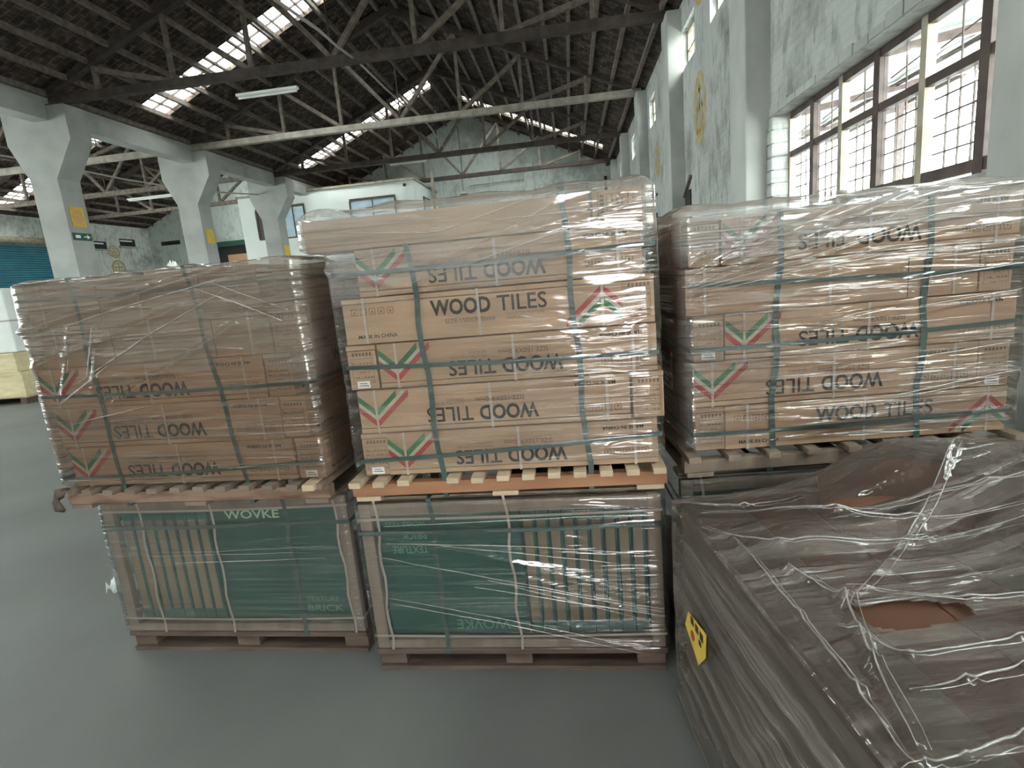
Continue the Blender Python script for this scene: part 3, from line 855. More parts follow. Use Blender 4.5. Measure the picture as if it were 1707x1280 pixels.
def stack(frame, z0, layers, side, who, group, depth=7, pitch=.155):
    """layers: (x offset of the front carton, mode, end carton at 'l', 'r' or None, sticker)"""
    for k, (xo, mode, e, st) in enumerate(layers):
        z = z0+k*pitch+.002
        nm = ORD[k] if k < len(layers)-1 else 'topmost'
        say = {'up': 'carton with upright WOOD TILES lettering', 'flip': 'carton with upside-down WOOD TILES lettering', 'back': 'plain unprinted long carton'}[mode]
        carton(frame, xo, 0, z, mode, f'{say}, {nm} front row of the {who} stack', group)
        if e == 'l': ex = xo-.102
        elif e == 'r': ex = xo+CL+.002
        else: ex = None
        if ex is not None:
            em = 'end' if mode == 'up' or st != 2 else 'endflip'
            carton(frame, ex, .004, z, em, f'carton seen end-on at {"left" if e=="l" else "right"} of the {nm} row, {who} stack', group, sticker=bool(st))
        for j in range(1, depth):
            c = carton(frame, xo, j*.1025, z, 'hid', f'plain cartons behind the front one, {nm} row of the {who} stack', group+', inner rows')

F2 = Matrix.Translation((0, 0, 0))
stack(F2, .778, [(.10, 'flip', 'l', 1), (.015, 'flip', 'r', 0), (.10, 'flip', 'l', 1), (.0, 'up', 'r', 0), (.07, 'flip', None, 0)], 'm', 'middle', 'cartons of the middle stack')
F2t = Matrix.Translation((-.095, 0, .778+5*.155+.002))
carton(F2t, 0, 0, 0, 'lying', 'flat-lying plain carton on top of the middle stack, sticking out to the left', 'cartons of the middle stack')
carton(Matrix.Translation((.995, -.0, 1.557)) @ Matrix.Rotation(math.pi/2, 4, 'Z') @ Matrix.Translation((0, 0, 0)), 0, 0, 0, 'lying', 'carton lying lengthwise with its short end showing at the top right of the middle stack', 'cartons of the middle stack')
F1 = Matrix.Translation((-1.2, .05, 0)) @ Matrix.Rotation(math.radians(-2.5), 4, 'Z')
stack(F1, .778, [(.03, 'flip', 'r', 1), (.0, 'flip', 'r', 0), (-.03, 'flip', 'r', 0), (.02, 'back', 'r', 0), (.0, 'back', None, 0)], 'l', 'left', 'cartons of the left stack', depth=6, pitch=.1525)
F3 = Matrix.Translation((1.155, .085, 0)) @ Matrix.Rotation(math.radians(4.0), 4, 'Z')
stack(F3, .778, [(.10, 'up', 'l', 0), (.0, 'flip', 'r', 1), (.10, 'flip', 'l', 1), (-.02, 'back', 'r', 0), (.09, 'flip', 'l', 0)], 'r', 'right', 'cartons of the right stack', depth=7)

# ------------------------------------------------------------------ upper pallets
def upper_pallet(F, x0, x1, nsl, slat_m, str_m, label, skip=()):
    t = empty('wooden_pallet', (0, 0, 0)); t.matrix_world = F @ Matrix.Translation(((x0+x1)/2, .45, .685)); tag(t, label, 'pallet', 'pallets under the carton stacks')
    hw = (x1-x0)/2
    for i in range(nsl):
        if i in skip: continue
        x = -hw+.022+(2*hw-.044)*i/(nsl-1)
        a = R.random()*.012
        MB().box((x-.021, -.49-a, .068), (x+.021, .47, .089), ch=.003).build('pallet_slat', slat_m, t)
    for y in (-.44, 0, .42):
        MB().box((-hw-.005, y-.02, .022), (hw+.005, y+.02, .067), ch=.003).build('stringer', str_m, t)
    for x in (-hw+.05, 0, hw-.05):
        MB().box((x-.045, -.46, .004), (x+.045, .46, .021), ch=.002).build('bottom_board', slat_m, t)
    return t
upper_pallet(F2, -.045, 1.035, 13, 'wood', 'wood_orange', 'pallet with pale slat ends and orange stringer under the middle stack', skip=(3,))
upper_pallet(F1, -.02, 1.06, 12, 'wood_brown', 'wood_rust', 'brown pallet under the left stack')
upper_pallet(F3, -.04, 1.06, 9, 'wood_frame', 'wood_frame', 'weathered brown pallet under the right stack')
o = MB().box((-.21, -.06, .755), (-.165, .5, .778), ch=.003).build('loose_slat', 'wood'); o.rotation_euler.z = .0
tag(o, 'pale loose wooden slat bridging the gap between left and middle stacks', 'slat')

# ------------------------------------------------------------------ crates of green tile cartons below
def crate(F, W_, D_, H_, greens, label, who, logo, faceright):
    """open timber crate; returns root. The green cartons stand in it as things of their own."""
    t = empty('timber_crate', (0, 0, 0)); t.matrix_world = F; tag(t, label, 'crate', 'open timber crates at floor level')
    for x in (0, W_-.045):
        for y in (0, D_-.03):
            MB().box((x, y, .095), (x+.045, y+.028, H_), ch=.003).build('corner_post', 'wood_frame', t)
    MB().box((.045, .0, H_-.045), (W_-.045, .022, H_), ch=.003).build('top_rail', 'wood_frame', t)
    MB().box((.045, .0, .095), (W_-.045, .022, .13), ch=.003).build('bottom_rail', 'wood_frame', t)
    MB().box((.045, D_-.022, H_-.045), (W_-.045, D_, H_), ch=.003).build('top_rail', 'wood_frame', t)
    for y in (.03, D_/2-.04, D_-.11):
        MB().box((0, y, H_-.0), (W_, y+.08, H_+.014), ch=.002).build('top_board', 'wood_frame', t)
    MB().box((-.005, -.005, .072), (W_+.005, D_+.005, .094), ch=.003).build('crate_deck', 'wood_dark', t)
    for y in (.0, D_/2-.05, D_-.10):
        MB().box((0, y, .0), (W_, y+.10, .018), ch=.002).build('bottom_runner', 'wood_dark', t)  # dark runners and blocks paint in the shadow under the crate
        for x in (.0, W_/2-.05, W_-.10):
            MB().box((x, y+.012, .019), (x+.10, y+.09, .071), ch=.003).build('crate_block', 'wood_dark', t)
    return t
def green_box(F, a, b, mats, label, group, name='green_tile_carton', edgefront=False):
    r = empty(name, (0, 0, 0)); r.matrix_world = F @ Matrix.Translation(a); tag(r, label, 'carton', group)
    s = [b[i]-a[i] for i in range(3)]
    MB().box((0, 0, 0), s, ch=.003).build('carton_box', mats, r)
    if edgefront:   # glued brown edge strip between green flaps
        MB().box((.004, -.0012, .045), (s[0]-.010, -.0002, s[2]-.045)).build('edge_strip', 'tile_edge', r, )
    return r
H0 = .672
# crate 2 (middle)
FC2 = Matrix.Translation((-.045, .0, 0)) @ Matrix.Rotation(math.radians(-.5), 4, 'Z')
crate(FC2, 1.06, .95, H0, None, 'open timber crate of green tile cartons under the middle stack', 'middle', None, True)
g2 = green_box(FC2, (.052, .030, .135), (.575, .075, H0-.05), 'tile_green', 'big green tile carton with faint logo, facing the viewer in the middle crate', 'green cartons in the middle crate')
lt = MB(); y = -.0015
put_text(lt, 'WOVKE', .255, .018, .040, y, .20, .0, 0, upside=True)
lt.build('logo_print', 'logo_dim', g2)
lt = MB()
put_text(lt, 'TEXTURE', .045, .330, .030, y, .135, .015, 0, upside=True)
put_text(lt, 'BRICK', .085, .385, .030, y, .095, .015, 0, upside=True)
put_text(lt, 'WOVKE TILES', .03, .435, .020, y, .15, .0, 0, upside=True)
lt.build('series_print', 'logo_dim', g2)
put_text(lt2 := MB(), 'TILES SIZE 600X600', .26, .452, .018, y, .22, 0, 0, upside=True); lt2.build('size_print', 'logo_dim', g2)
for j in range(1, 3):
    green_box(FC2, (.052, .030+j*.09, .135), (.575, .11+j*.09, H0-.05), 'tile_green', 'green cartons hidden behind the front one in the middle crate', 'inner green cartons of the middle crate')
for i in range(9):
    x = .584+i*.0475
    green_box(FC2, (x, .030, .135), (x+.0445, .63, H0-.05), 'tile_green', f'edge-on green carton with brown edge, {["first","second","third","fourth","fifth","sixth","seventh","eighth","last"][i]} right of the big green face', 'edge-on cartons in the middle crate', edgefront=True)
# crate 1 (left)
FC1 = Matrix.Translation((-1.185, .13, 0)) @ Matrix.Rotation(math.radians(-1.5), 4, 'Z')
crate(FC1, 1.05, .90, H0, None, 'open timber crate of green tile cartons under the left stack', 'left', None, False)
g1 = green_box(FC1, (.445, .030, .135), (1.0, .075, H0-.05), 'tile_green', 'big green tile carton with pale logo, facing the viewer in the left crate', 'green cartons in the left crate')
lt = MB()
put_text(lt, 'WOVKE', .07, .440, .036, y, .235, .02, 0); lt.build('logo_print', 'logo', g1)
lt = MB(); put_text(lt, 'BRICK', .36, .03, .030, y, .155, .02, 0); put_text(lt, 'TEXTURE', .36, .075, .022, y, .14, .0, 0)
lt.build('series_print', 'logo_dim', g1)
for i in range(8):
    x = .052+i*.0485
    green_box(FC1, (x, .030, .135), (x+.0455, .63, H0-.05), 'tile_green', f'edge-on green carton with brown edge, {["leftmost","second","third","fourth","fifth","sixth","seventh","nearest the big green face"][i]} in the left crate', 'edge-on cartons in the left crate', edgefront=True)
# crate 3 (right)
FC3 = Matrix.Translation((1.10, .10, 0)) @ Matrix.Rotation(math.radians(2.5), 4, 'Z')
crate(FC3, 1.05, .95, H0, None, 'open timber crate under the right stack, mostly hidden by the grey wrapped pallet', 'right', None, False)
g3 = green_box(FC3, (.052, .026, .135), (.56, .075, H0-.05), 'tile_green', 'green tile carton glimpsed at the top left of the right crate', 'green cartons in the right crate')
green_box(FC3, (.57, .026, .135), (1.0, .075, H0-.05), 'tile_edge', 'brown carton beside the green one in the right crate', 'green cartons in the right crate')

# packing tape / plastic bands on crates: thin pinkish bands
def loop_band(F, pts, wdir, w_, th, name, m_, label=None, cat=None, group=None, sag=0.0):
    """closed band following pts (list of 3D), width along wdir"""
    n = len(pts); P = [Vector(p) for p in pts]; wv = Vector(wdir).normalized()*w_/2
    cen = sum(P, Vector())/n
    mb = MB(); vs = []; fs = []
    for p in P:
        out = (p-cen); out -= out.dot(Vector(wdir).normalized())*Vector(wdir).normalized(); out = out.normalized()*th
        vs += [p-wv, p+wv, p+wv+out, p-wv+out]
    for i in range(n):
        a = 4*i; b = 4*((i+1) % n)
        for k in range(4): fs.append((a+k, a+(k+1) % 4, b+(k+1) % 4, b+k))
    mb.add(vs, fs)
    o = mb.build(name, m_); o.matrix_world = F
    if label: tag(o, label, cat, group)
    return o
def rect_loop_v(x0, y0, y1, z0, z1, lean=0.0, n=10, bow=.004):
    """vertical loop round front/back at x0; lean moves the foot in x"""
    pts = []
    for i in range(n+1):
        z = z0+(z1-z0)*i/n; pts.append((x0+lean*(1-i/n)+.006*math.sin(i*1.7), y0-bow*abs(math.sin(i*2.1)), z))
    pts += [(x0, y1, z1), (x0+lean, y1, z0)]
    return pts
def rect_loop_h(x0, x1, y0, y1, z, tilt=0.0, n=12):
    pts = []
    for i in range(n+1):
        t_ = i/n; pts.append((x0+(x1-x0)*t_, y0, z+tilt*t_-.006*math.sin(math.pi*t_)))
    pts += [(x1, y1, z+tilt), (x0, y1, z)]
    return pts
SG = 'green plastic straps round the carton stacks'
D2 = .735
loop_band(F2, rect_loop_v(.255, -.006, D2, .695, 1.556, .03), (1, 0, 0), .018, .0012, 'green_strap', 'strap', 'upright green strap round the left third of the middle stack', 'strap', SG)
loop_band(F2, rect_loop_v(.755, -.006, D2, .695, 1.66, .035), (1, 0, 0), .018, .0012, 'green_strap', 'strap', 'upright green strap round the right third of the middle stack', 'strap', SG)
for z, tl, wd in ((1.478, .01, 'upper'), (1.17, -.02, 'middle-height'), (.835, .045, 'lowest')):
    loop_band(F2, rect_loop_h(-.008, 1.028, -.0075, D2+.004, z, tl), (0, 0, 1), .015, .0012, 'green_strap', 'strap', wd+' level green strap across the middle stack', 'strap', SG)
loop_band(F1, rect_loop_v(.205, -.006, .64, .695, 1.556, .03), (1, 0, 0), .016, .0012, 'green_strap', 'strap', 'upright green strap round the left part of the left stack', 'strap', SG)
loop_band(F1, rect_loop_v(.665, -.006, .64, .695, 1.556, .09), (1, 0, 0), .016, .0012, 'green_strap', 'strap', 'upright green strap round the right part of the left stack', 'strap', SG)
for z, tl, wd in ((1.49, .0, 'upper'), (1.135, -.005, 'middle-height'), (.81, .035, 'lowest')):
    loop_band(F1, rect_loop_h(-.030, 1.05, -.0075, .645, z, tl), (0, 0, 1), .013, .0012, 'green_strap', 'strap', wd+' level green strap across the left stack', 'strap', SG)
loop_band(F3, rect_loop_v(.28, -.006, D2, .695, 1.556, -.035), (1, 0, 0), .020, .0012, 'green_strap', 'strap', 'upright green strap round the left part of the right stack', 'strap', SG)
loop_band(F3, rect_loop_v(.74, -.006, D2, .695, 1.556, -.02), (1, 0, 0), .020, .0012, 'green_strap', 'strap', 'upright green strap round the right part of the right stack', 'strap', SG)
for z, tl, wd in ((1.345, -.03, 'upper'), (1.13, .015, 'middle-height'), (.84, .01, 'lowest')):
    loop_band(F3, rect_loop_h(-.012, 1.03, -.0075, D2+.004, z, tl), (0, 0, 1), .015, .0012, 'green_strap', 'strap', wd+' level green strap across the right stack', 'strap', SG)
PG = 'pale pinkish bands round the crates'
def crate_bands(F, xs, zs, W_, D_, who):
    for i, (x, ln) in enumerate(xs):
        loop_band(F, rect_loop_v(x, -.004, D_+.004, .08, H0+.016, ln, bow=.001), (1, 0, 0), .009, .001, 'packing_band', 'band', f'{["left","middle","right"][i]} upright pale band round the {who} crate', 'band', PG)
    for i, z in enumerate(zs):
        loop_band(F, rect_loop_h(-.004, W_+.004, -.006, D_+.006, z, 0), (0, 0, 1), .009, .001, 'packing_band', 'band', f'{["lower","upper"][i]} level pale band round the {who} crate', 'band', PG)
crate_bands(FC2, [(.068, -.01), (.535, .012)], [.152, .618], 1.06, .95, 'middle')
crate_bands(FC1, [(.17, .0), (.485, .0), (1.0, .012)], [.158, .635], 1.05, .90, 'left')
crate_bands(FC3, [(.075, .0)], [.60], 1.05, .95, 'right')
GS = 'green straps round the crates'
for F, W_, D_, who in ((FC2, 1.06, .95, 'middle'), (FC1, 1.05, .90, 'left'), (FC3, 1.05, .95, 'right')):
    loop_band(F, rect_loop_h(-.008, W_+.008, -.010, D_+.010, .565, .005), (0, 0, 1), .016, .001, 'green_strap', 'strap', f'level green strap near the top of the {who} crate', 'strap', GS)
    if who != 'right':
        loop_band(F, rect_loop_v(.27 if who == 'middle' else .80, -.008, D_+.008, .08, H0+.018, 0, bow=.001), (1, 0, 0), .016, .001, 'green_strap', 'strap', f'upright green strap round the {who} crate', 'strap', GS)

# ------------------------------------------------------------------ stretch film
def film(F, x0, x1, y0, y1, zfun0, zfun1, m_, label, seed, res=.0075, amp=.006, bulge=.012, top=.22, toplift=.0, ridges=(), prof=None, xs=None, name='stretch_film', sides=None):
    """wrinkled film sleeve round a load, folded in over its top; ridges are gathered creases ((s0,z0,s1,z1),height,width)"""
    W_, D_ = x1-x0, y1-y0; rr = .035
    path = []
    def arc(cx_, cy_, a0):
        for k in range(5):
            a = a0+k/4*math.pi/2; path.append((cx_+rr*math.cos(a), cy_+rr*math.sin(a)))
    def line(p, q):
        n = max(2, int(math.dist(p, q)/(res*(1 if p[1] == q[1] and p[1] < (y0+y1)/2 else 4))))
        for k in range(1, n): path.append((p[0]+(q[0]-p[0])*k/n, p[1]+(q[1]-p[1])*k/n))
    arc(x0+rr, y0+rr, math.pi); line((x0+rr, y0), (x1-rr, y0)); arc(x1-rr, y0+rr, 1.5*math.pi); line((x1, y0+rr), (x1, y1-rr))
    arc(x1-rr, y1-rr, 0); line((x1-rr, y1), (x0+rr, y1)); arc(x0+rr, y1-rr, math.pi/2); line((x0, y1-rr), (x0, y0+rr))
    n = len(path); cx_, cy_ = (x0+x1)/2, (y0+y1)/2
    S = [0.0]
    for i in range(1, n): S.append(S[-1]+math.dist(path[i], path[i-1]))
    zl = min(zfun0(0), zfun0(1)); zh = max(zfun1(0), zfun1(1))
    rows = int((zh-zl)/res)
    vs = []; uvs = []
    for r in range(rows+1):
        t_ = r/rows
        for i, (px, py) in enumerate(path):
            u = (px-x0)/W_
            za, zb = zfun0(u), zfun1(u)
            z = za+(zb-za)*t_
            s = S[i]
            nx, ny = px-cx_, py-cy_
            if abs(px-x0) < 1e-6 or abs(px-x1) < 1e-6: nn = (math.copysign(1, nx), 0)
            elif abs(py-y0) < 1e-6 or abs(py-y1) < 1e-6: nn = (0, math.copysign(1, ny))
            else:
                l = math.hypot(nx, ny); nn = (nx/l, ny/l)
            w1 = noise.noise(Vector((s*3.0+seed, z*26+s*3, seed)))*.55+noise.noise(Vector((s*2+seed, z*60-s*5, seed*2)))*.3+noise.noise(Vector((s*9, z*7, seed)))*.4
            d = bulge+amp*w1+amp*1.4*noise.noise(Vector((s*1.6, z*3.2, seed+5)))
            for (a, b, c, e), hh, ww in ridges:
                vx, vz = c-a, e-b; L2 = vx*vx+vz*vz
                q = max(0, min(1, ((s-a)*vx+(z-b)*vz)/L2)); dd = math.hypot(s-a-vx*q, z-b-vz*q)
                if dd < ww*3: d += hh*math.exp(-(dd/ww)**2)
            if prof: d += prof(s, z, t_)
            vs.append((px+nn[0]*d+(xs(u, z) if xs else 0), py+nn[1]*d, z)); uvs.append((s, z))
    base_r = rows
    R_top = 7
    for k in range(1, R_top+1):
        f = k/R_top
        for i, (px, py) in enumerate(path):
            u = (px-x0)/W_
            vx = px+(cx_-px)*f*top*2*(.5 if True else 1); vy = py+(cy_-py)*f*top
            z = zfun1(u)+.008+toplift*math.sin(f*math.pi)*(.6+noise.noise(Vector((px*4, py*4, seed))))+.006*noise.noise(Vector((vx*14, vy*14, seed)))
            vs.append((vx+(xs(u, z)*(1-f*.4) if xs else 0), vy, z)); uvs.append((S[i], zfun1(u)+f*top*.5))
    rows += R_top
    fs = [(r*n+i, r*n+(i+1) % n, (r+1)*n+(i+1) % n, (r+1)*n+i) for r in range(rows) for i in range(n)]
    me = bpy.data.meshes.new(name); me.from_pydata(vs, [], fs)
    uvl = me.uv_layers.new(name='UVMap')
    per = S[-1]+math.dist(path[0], path[-1])
    data = np.empty(len(fs)*8)
    uva = np.array(uvs); fa = np.array(fs)
    lu = uva[fa].reshape(-1, 4, 2).copy()
    wrap = (fa[:, 1] % n) == 0
    lu[wrap, 1, 0] = per; lu[wrap, 2, 0] = per
    uvl.data.foreach_set('uv', lu.reshape(-1))
    me.polygons.foreach_set('use_smooth', [True]*len(fs))
    me.materials.append(m_); me.update()
    o = bpy.data.objects.new(name, me); C.objects.link(o); o.matrix_world = F
    tag(o, label, 'stretch film', 'stretch film wraps')
    return o
fm2 = film_mat('film_middle', haze=.02, patch=.10, ang=2.5, streak=42, bump=.7, seed=1.3, gloss=.02, topz=1.40, tophaze=.20, tilt=-.14)
fm1 = film_mat('film_left', haze=.08, patch=.16, ang=-9, streak=45, bump=.65, seed=4.1, gloss=.03, tint=(.76, .70, .64), hazecol=(.25, .21, .175), topz=1.28, tophaze=.36, tilt=.10)
fm3 = film_mat('film_right', haze=.03, patch=.14, ang=6, streak=48, bump=.9, seed=8.2, gloss=.06, tint=(.93, .92, .91), topz=1.44, tophaze=.30, tilt=-.05)
fmc = film_mat('film_crate', haze=.03, patch=.08, ang=-8, streak=45, bump=.6, seed=2.2, gloss=.03, tint=(.88, .88, .87))
fmc1 = film_mat('film_crate_left', haze=.07, patch=.10, ang=1, streak=70, bump=.5, seed=6.6, gloss=.02, tint=(.86, .85, .83), hazecol=(.4, .39, .37))
fm4 = film_mat('film_grey', haze=.12, patch=.36, ang=20, streak=24, bump=.9, seed=5.5, gloss=.035, tint=(.80, .75, .71), hazecol=(.31, .27, .24))

film(F2, -.03, 1.035, -.006, D2+.01, lambda u: .80, lambda u: 1.664, fm2, 'clear stretch film wrapped round the middle stack', 1.0, amp=.004, bulge=.008, toplift=.04, xs=lambda u, z: -.082*(1-u)**2*max(0, min(1, (z-1.53)/.035)),
     ridges=[((.15, 1.45, 1.0, 1.62), .010, .010), ((.3, 1.40, .95, 1.50), .006, .008), ((.0, 1.50, .35, 1.40), .012, .012)])
film(F1, -.05, 1.075, -.006, .66, lambda u: .785, lambda u: 1.548, fm1, 'murky stretch film wrapped round the left stack', 11.0, amp=.007, bulge=.010, toplift=.008,
     ridges=[((.02, 1.38, .9, 1.54), .016, .014), ((.05, 1.25, .7, 1.42), .012, .012), ((.35, 1.1, .9, 1.35), .010, .012), ((.15, 1.15, .25, 1.38), .012, .012), ((.28, 1.15, .36, 1.36), .012, .012)])
film(F3, -.045, 1.06, -.006, D2+.01, lambda u: .80, lambda u: 1.572, fm3, 'glossy creased stretch film wrapped round the right stack', 21.0, amp=.006, bulge=.009, toplift=.03,
     ridges=[((.03, 1.36, .55, 1.56), .012, .009), ((.03, 1.33, .8, 1.60), .012, .008), ((.03, 1.31, .9, 1.50), .010, .008), ((.1, 1.30, 1.1, 1.40), .008, .007), ((.03, 1.4, .4, 1.58), .010, .008), ((.2, 1.45, 1.1, 1.62), .009, .008)])
film(FC2, -.014, 1.074, -.016, .965, lambda u: .10, lambda u: .672, fmc, 'clear stretch film with diagonal creases round the middle crate', 31.0, amp=.003, bulge=.006, top=.1,
     ridges=[((.06, .56, .75, .42), .006, .006), ((.5, .47, 1.08, .30), .010, .010), ((.55, .44, 1.08, .27), .008, .007), ((.08, .37, 1.05, .12), .004, .004), ((.08, .34, 1.05, .09), .004, .004), ((.6, .40, 1.08, .22), .008, .007)])
film(FC1, -.014, 1.064, -.016, .915, lambda u: .11, lambda u: .672, fmc1, 'dusty stretch film round the left crate', 41.0, amp=.003, bulge=.006, top=.1,
     ridges=[((.03, .48, 1.0, .46), .004, .005), ((.03, .44, .9, .44), .003, .004)])
film(FC3, -.014, 1.064, -.016, .965, lambda u: .11, lambda u: .672, fmc, 'stretch film round the right crate, shining along its top edge', 51.0, res=.015, amp=.004, bulge=.006, top=.1)

# ------------------------------------------------------------------ grey wrapped pallet in the right foreground
A4 = math.radians(7.5)
P4 = Vector((1.045, -.185, 0))
F4 = Matrix.Translation(P4) @ Matrix.Rotation(A4, 4, 'Z')      # local -y runs towards the viewer, x to the right
W4, D4 = .98, 1.16
t = empty('wooden_pallet', (0, 0, 0)); t.matrix_world = F4; tag(t, 'dark pallet under the grey wrapped load in the right foreground', 'pallet', 'floor pallets')
for y in (-D4+.02, -D4*.5-.05, -.12):
    MB().box((0, y, 0), (W4, y+.10, .03)).box((0, y, .03), (.1, y+.1, .085)).box((W4/2-.05, y, .03), (W4/2+.05, y+.1, .085)).box((W4-.1, y, .03), (W4, y+.1, .085)).build('pallet_runner', 'wood_dark', t)
for k in range(8):
    y = -D4+k*(D4-.1)/7
    MB().box((0, y, .086), (W4, y+.1, .104), ch=.002).build('pallet_slat', 'wood_dark', t)
for k in range(4):
    z = .106+k*.152
    for i in range(6):
        x = i*.164
        lab = (f'grey-brown long carton, {ORD[k]} on the left flank of the wrapped foreground pallet' if i == 0 else
               (f'grey-brown carton on top of the wrapped foreground pallet, {ORD[i] if i<5 else "rightmost"} from its left edge' if k == 3 else 'grey-brown cartons inside the wrapped foreground pallet'))
        dx = (R.random()-.5)*.008
        r = empty('long_carton', (0, 0, 0)); r.matrix_world = F4 @ Matrix.Translation((x+dx if i else x+R.random()*.008, 0, z)); tag(r, lab, 'carton', 'cartons of the foreground pallet')
        MB().box((.002, -D4, 0), (.161, 0, .134), ch=.004).box((.001, -D4-.001, .1355), (.162, .001, .150), ch=.003).build('carton_box', 'card_grey' if not (k == 3 and i in (1, 2)) else 'card_red', r)
# open cardboard flaps heaped on the back of the load
def w2l(x, y): 
    v = F4.inverted() @ Vector((x, y, 0)); return v.x, v.y
def sheet(name, pts, th, m_, label, cat, curl=.02):
    """a thick bent board over the quad pts (world), subdivided"""
    n = 12; a, b, c, d = [Vector(p) for p in pts]; vs = []
    for i in range(n+1):
        for j in range(n+1):
            u, v = i/n, j/n
            p = (a*(1-u)+b*u)*(1-v)+(d*(1-u)+c*u)*v
            p = p+Vector((0, 0, curl*math.sin(u*math.pi)+.006*noise.noise(p*9)))
            vs.append(p)
    N_ = len(vs); vs += [p-Vector((0, 0, th)) for p in vs]
    fs = []
    for i in range(n):
        for j in range(n):
            q = i*(n+1)+j; fs += [(q, q+1, q+n+2, q+n+1), (q+N_, q+n+1+N_, q+n+2+N_, q+1+N_)]
    e = [i for i in range(n+1)]+[n+(n+1)*k for k in range(1, n+1)]+[(n+1)*n+n-k for k in range(1, n+1)]+[(n+1)*(n-k) for k in range(1, n)]
    for k in range(len(e)):
        p, q = e[k], e[(k+1) % len(e)]; fs.append((p, q, q+N_, p+N_))
    o = MB().add(vs, fs).build(name, m_, smooth=False); tag(o, label, cat); return o
sheet('cardboard_flap', [(1.37, -.38, .755), (1.74, -.36, .78), (1.80, -.16, .80), (1.43, -.20, .79)], .008, 'card_red', 'bent brown cardboard sheet lying on the back of the foreground pallet', 'cardboard', .02)
sheet('cardboard_flap', [(1.38, -.47, .73), (1.70, -.43, .73), (1.73, -.39, .765), (1.40, -.41, .745)], .008, 'card_red', 'folded edge under the bent cardboard sheet', 'cardboard', .0)
sheet('cardboard_flap', [(1.70, -.75, .725), (2.05, -.70, .725), (2.02, -.45, .75), (1.72, -.50, .75)], .01, 'card_red', 'brown cardboard piece bulging under film at the right edge', 'cardboard', .03)

# draped film over the load: height field on top, falling down all four sides
def px_top(x, y): return w2l(x, y)
RID = []; POLY = []
def ridge(pts, h, wd):
    q = [w2l(*p) for p in pts]
    POLY.append(q)
    for a, b in zip(q, q[1:]): RID.append((a, b, h, wd))
ridge([(1.03, -.36), (1.216, -.506), (1.55, -.50), (1.78, -.50)], 0.0110, 0.0090)
ridge([(1.127, -.457), (1.163, -.768), (1.176, -.956), (1.181, -1.118)], 0.0110, 0.0090)
ridge([(1.205, -.596), (1.27, -.72), (1.23, -.90), (1.20, -1.09)], 0.0150, 0.0120)
ridge([(1.25, -.35), (1.56, -.42), (1.80, -.46)], 0.0070, 0.0067)
ridge([(1.08, -.30), (1.40, -.38), (1.75, -.38), (2.0, -.42)], 0.0090, 0.0105)
ridge([(1.246, -.75), (1.55, -.45), (1.93, -.10)], 0.0080, 0.0165)
ridge([(1.257, -.962), (1.35, -.94), (1.457, -.909), (1.7, -.86)], 0.0090, 0.0090)
ridge([(1.16, -1.107), (1.26, -1.08), (1.358, -1.045), (1.6, -.98)], 0.0080, 0.0090)
ridge([(1.05, -.20), (1.2, -.30), (1.35, -.30)], 0.0100, 0.0090)
ridge([(1.30, -.66), (1.5, -.72), (1.8, -.70)], 0.0070, 0.0075)
ridge([(1.22, -.80), (1.30, -.88), (1.5, -.84), (1.8, -.78)], 0.0075, 0.0090)
def top_h(lx, ly):
    z = .722
    wx, wy = F4 @ Vector((lx, ly, 0)).to_2d().to_3d() if False else ((F4 @ Vector((lx, ly, 0))).x, (F4 @ Vector((lx, ly, 0))).y)
    z += .165*math.exp(-((wx-1.62)/.22)**2-((wy+.24)/.13)**2)
    z += .15*math.exp(-((wx-1.95)/.22)**2-((wy+.32)/.20)**2)
    z += .07*math.exp(-((wx-1.88)/.20)**2-((wy+.60)/.13)**2)
    z += .03*math.exp(-((wx-1.30)/.14)**2-((wy+.42)/.14)**2)
    for (a, b, h, wd) in RID:
        vx, vy = b[0]-a[0], b[1]-a[1]; L2 = vx*vx+vy*vy+1e-9
        q = max(0, min(1, ((lx-a[0])*vx+(ly-a[1])*vy)/L2)); dd = math.hypot(lx-a[0]-vx*q, ly-a[1]-vy*q)
        if dd < wd*3.2: z += h*math.exp(-(dd/wd)**2)
    z += .006*noise.noise(Vector((lx*6, ly*16+lx*5, 3)))+.0035*noise.noise(Vector((lx*18+ly*6, ly*60+lx*20, 8)))+.0015*noise.noise(Vector((lx*60, ly*60, 2)))+.006*noise.noise(Vector((lx*3, ly*4, 5)))
    return z
vs = []; uvs = []; fs = []
GX, GY, SD = 150, 170, 46
def addv(p, uv): vs.append(p); uvs.append(uv); return len(vs)-1
x0_, x1_, y0_, y1_ = -.016, W4+.016, -D4-.016, .016
top_i = [[addv((x0_+(x1_-x0_)*i/GX, y0_+(y1_-y0_)*j/GY, max(.726, top_h(x0_+(x1_-x0_)*i/GX, y0_+(y1_-y0_)*j/GY)) if 0 < i < GX and 0 < j < GY else max(.72, top_h(x0_+(x1_-x0_)*i/GX, y0_+(y1_-y0_)*j/GY)-.012)), (x0_+(x1_-x0_)*i/GX, y0_+(y1_-y0_)*j/GY)) for j in range(GY+1)] for i in range(GX+1)]
hole_c = w2l(1.36, -.765)
for i in range(GX):
    for j in range(GY):
        cx_, cy_ = x0_+(x1_-x0_)*(i+.5)/GX, y0_+(y1_-y0_)*(j+.5)/GY
        e = ((cx_-hole_c[0])/.12)**2+((cy_-hole_c[1])/.040)**2
        if e < 1+.25*noise.noise(Vector((cx_*30, cy_*30, 0))): continue     # torn hole baring the carton
        fs.append((top_i[i][j], top_i[i+1][j], top_i[i+1][j+1], top_i[i][j+1]))
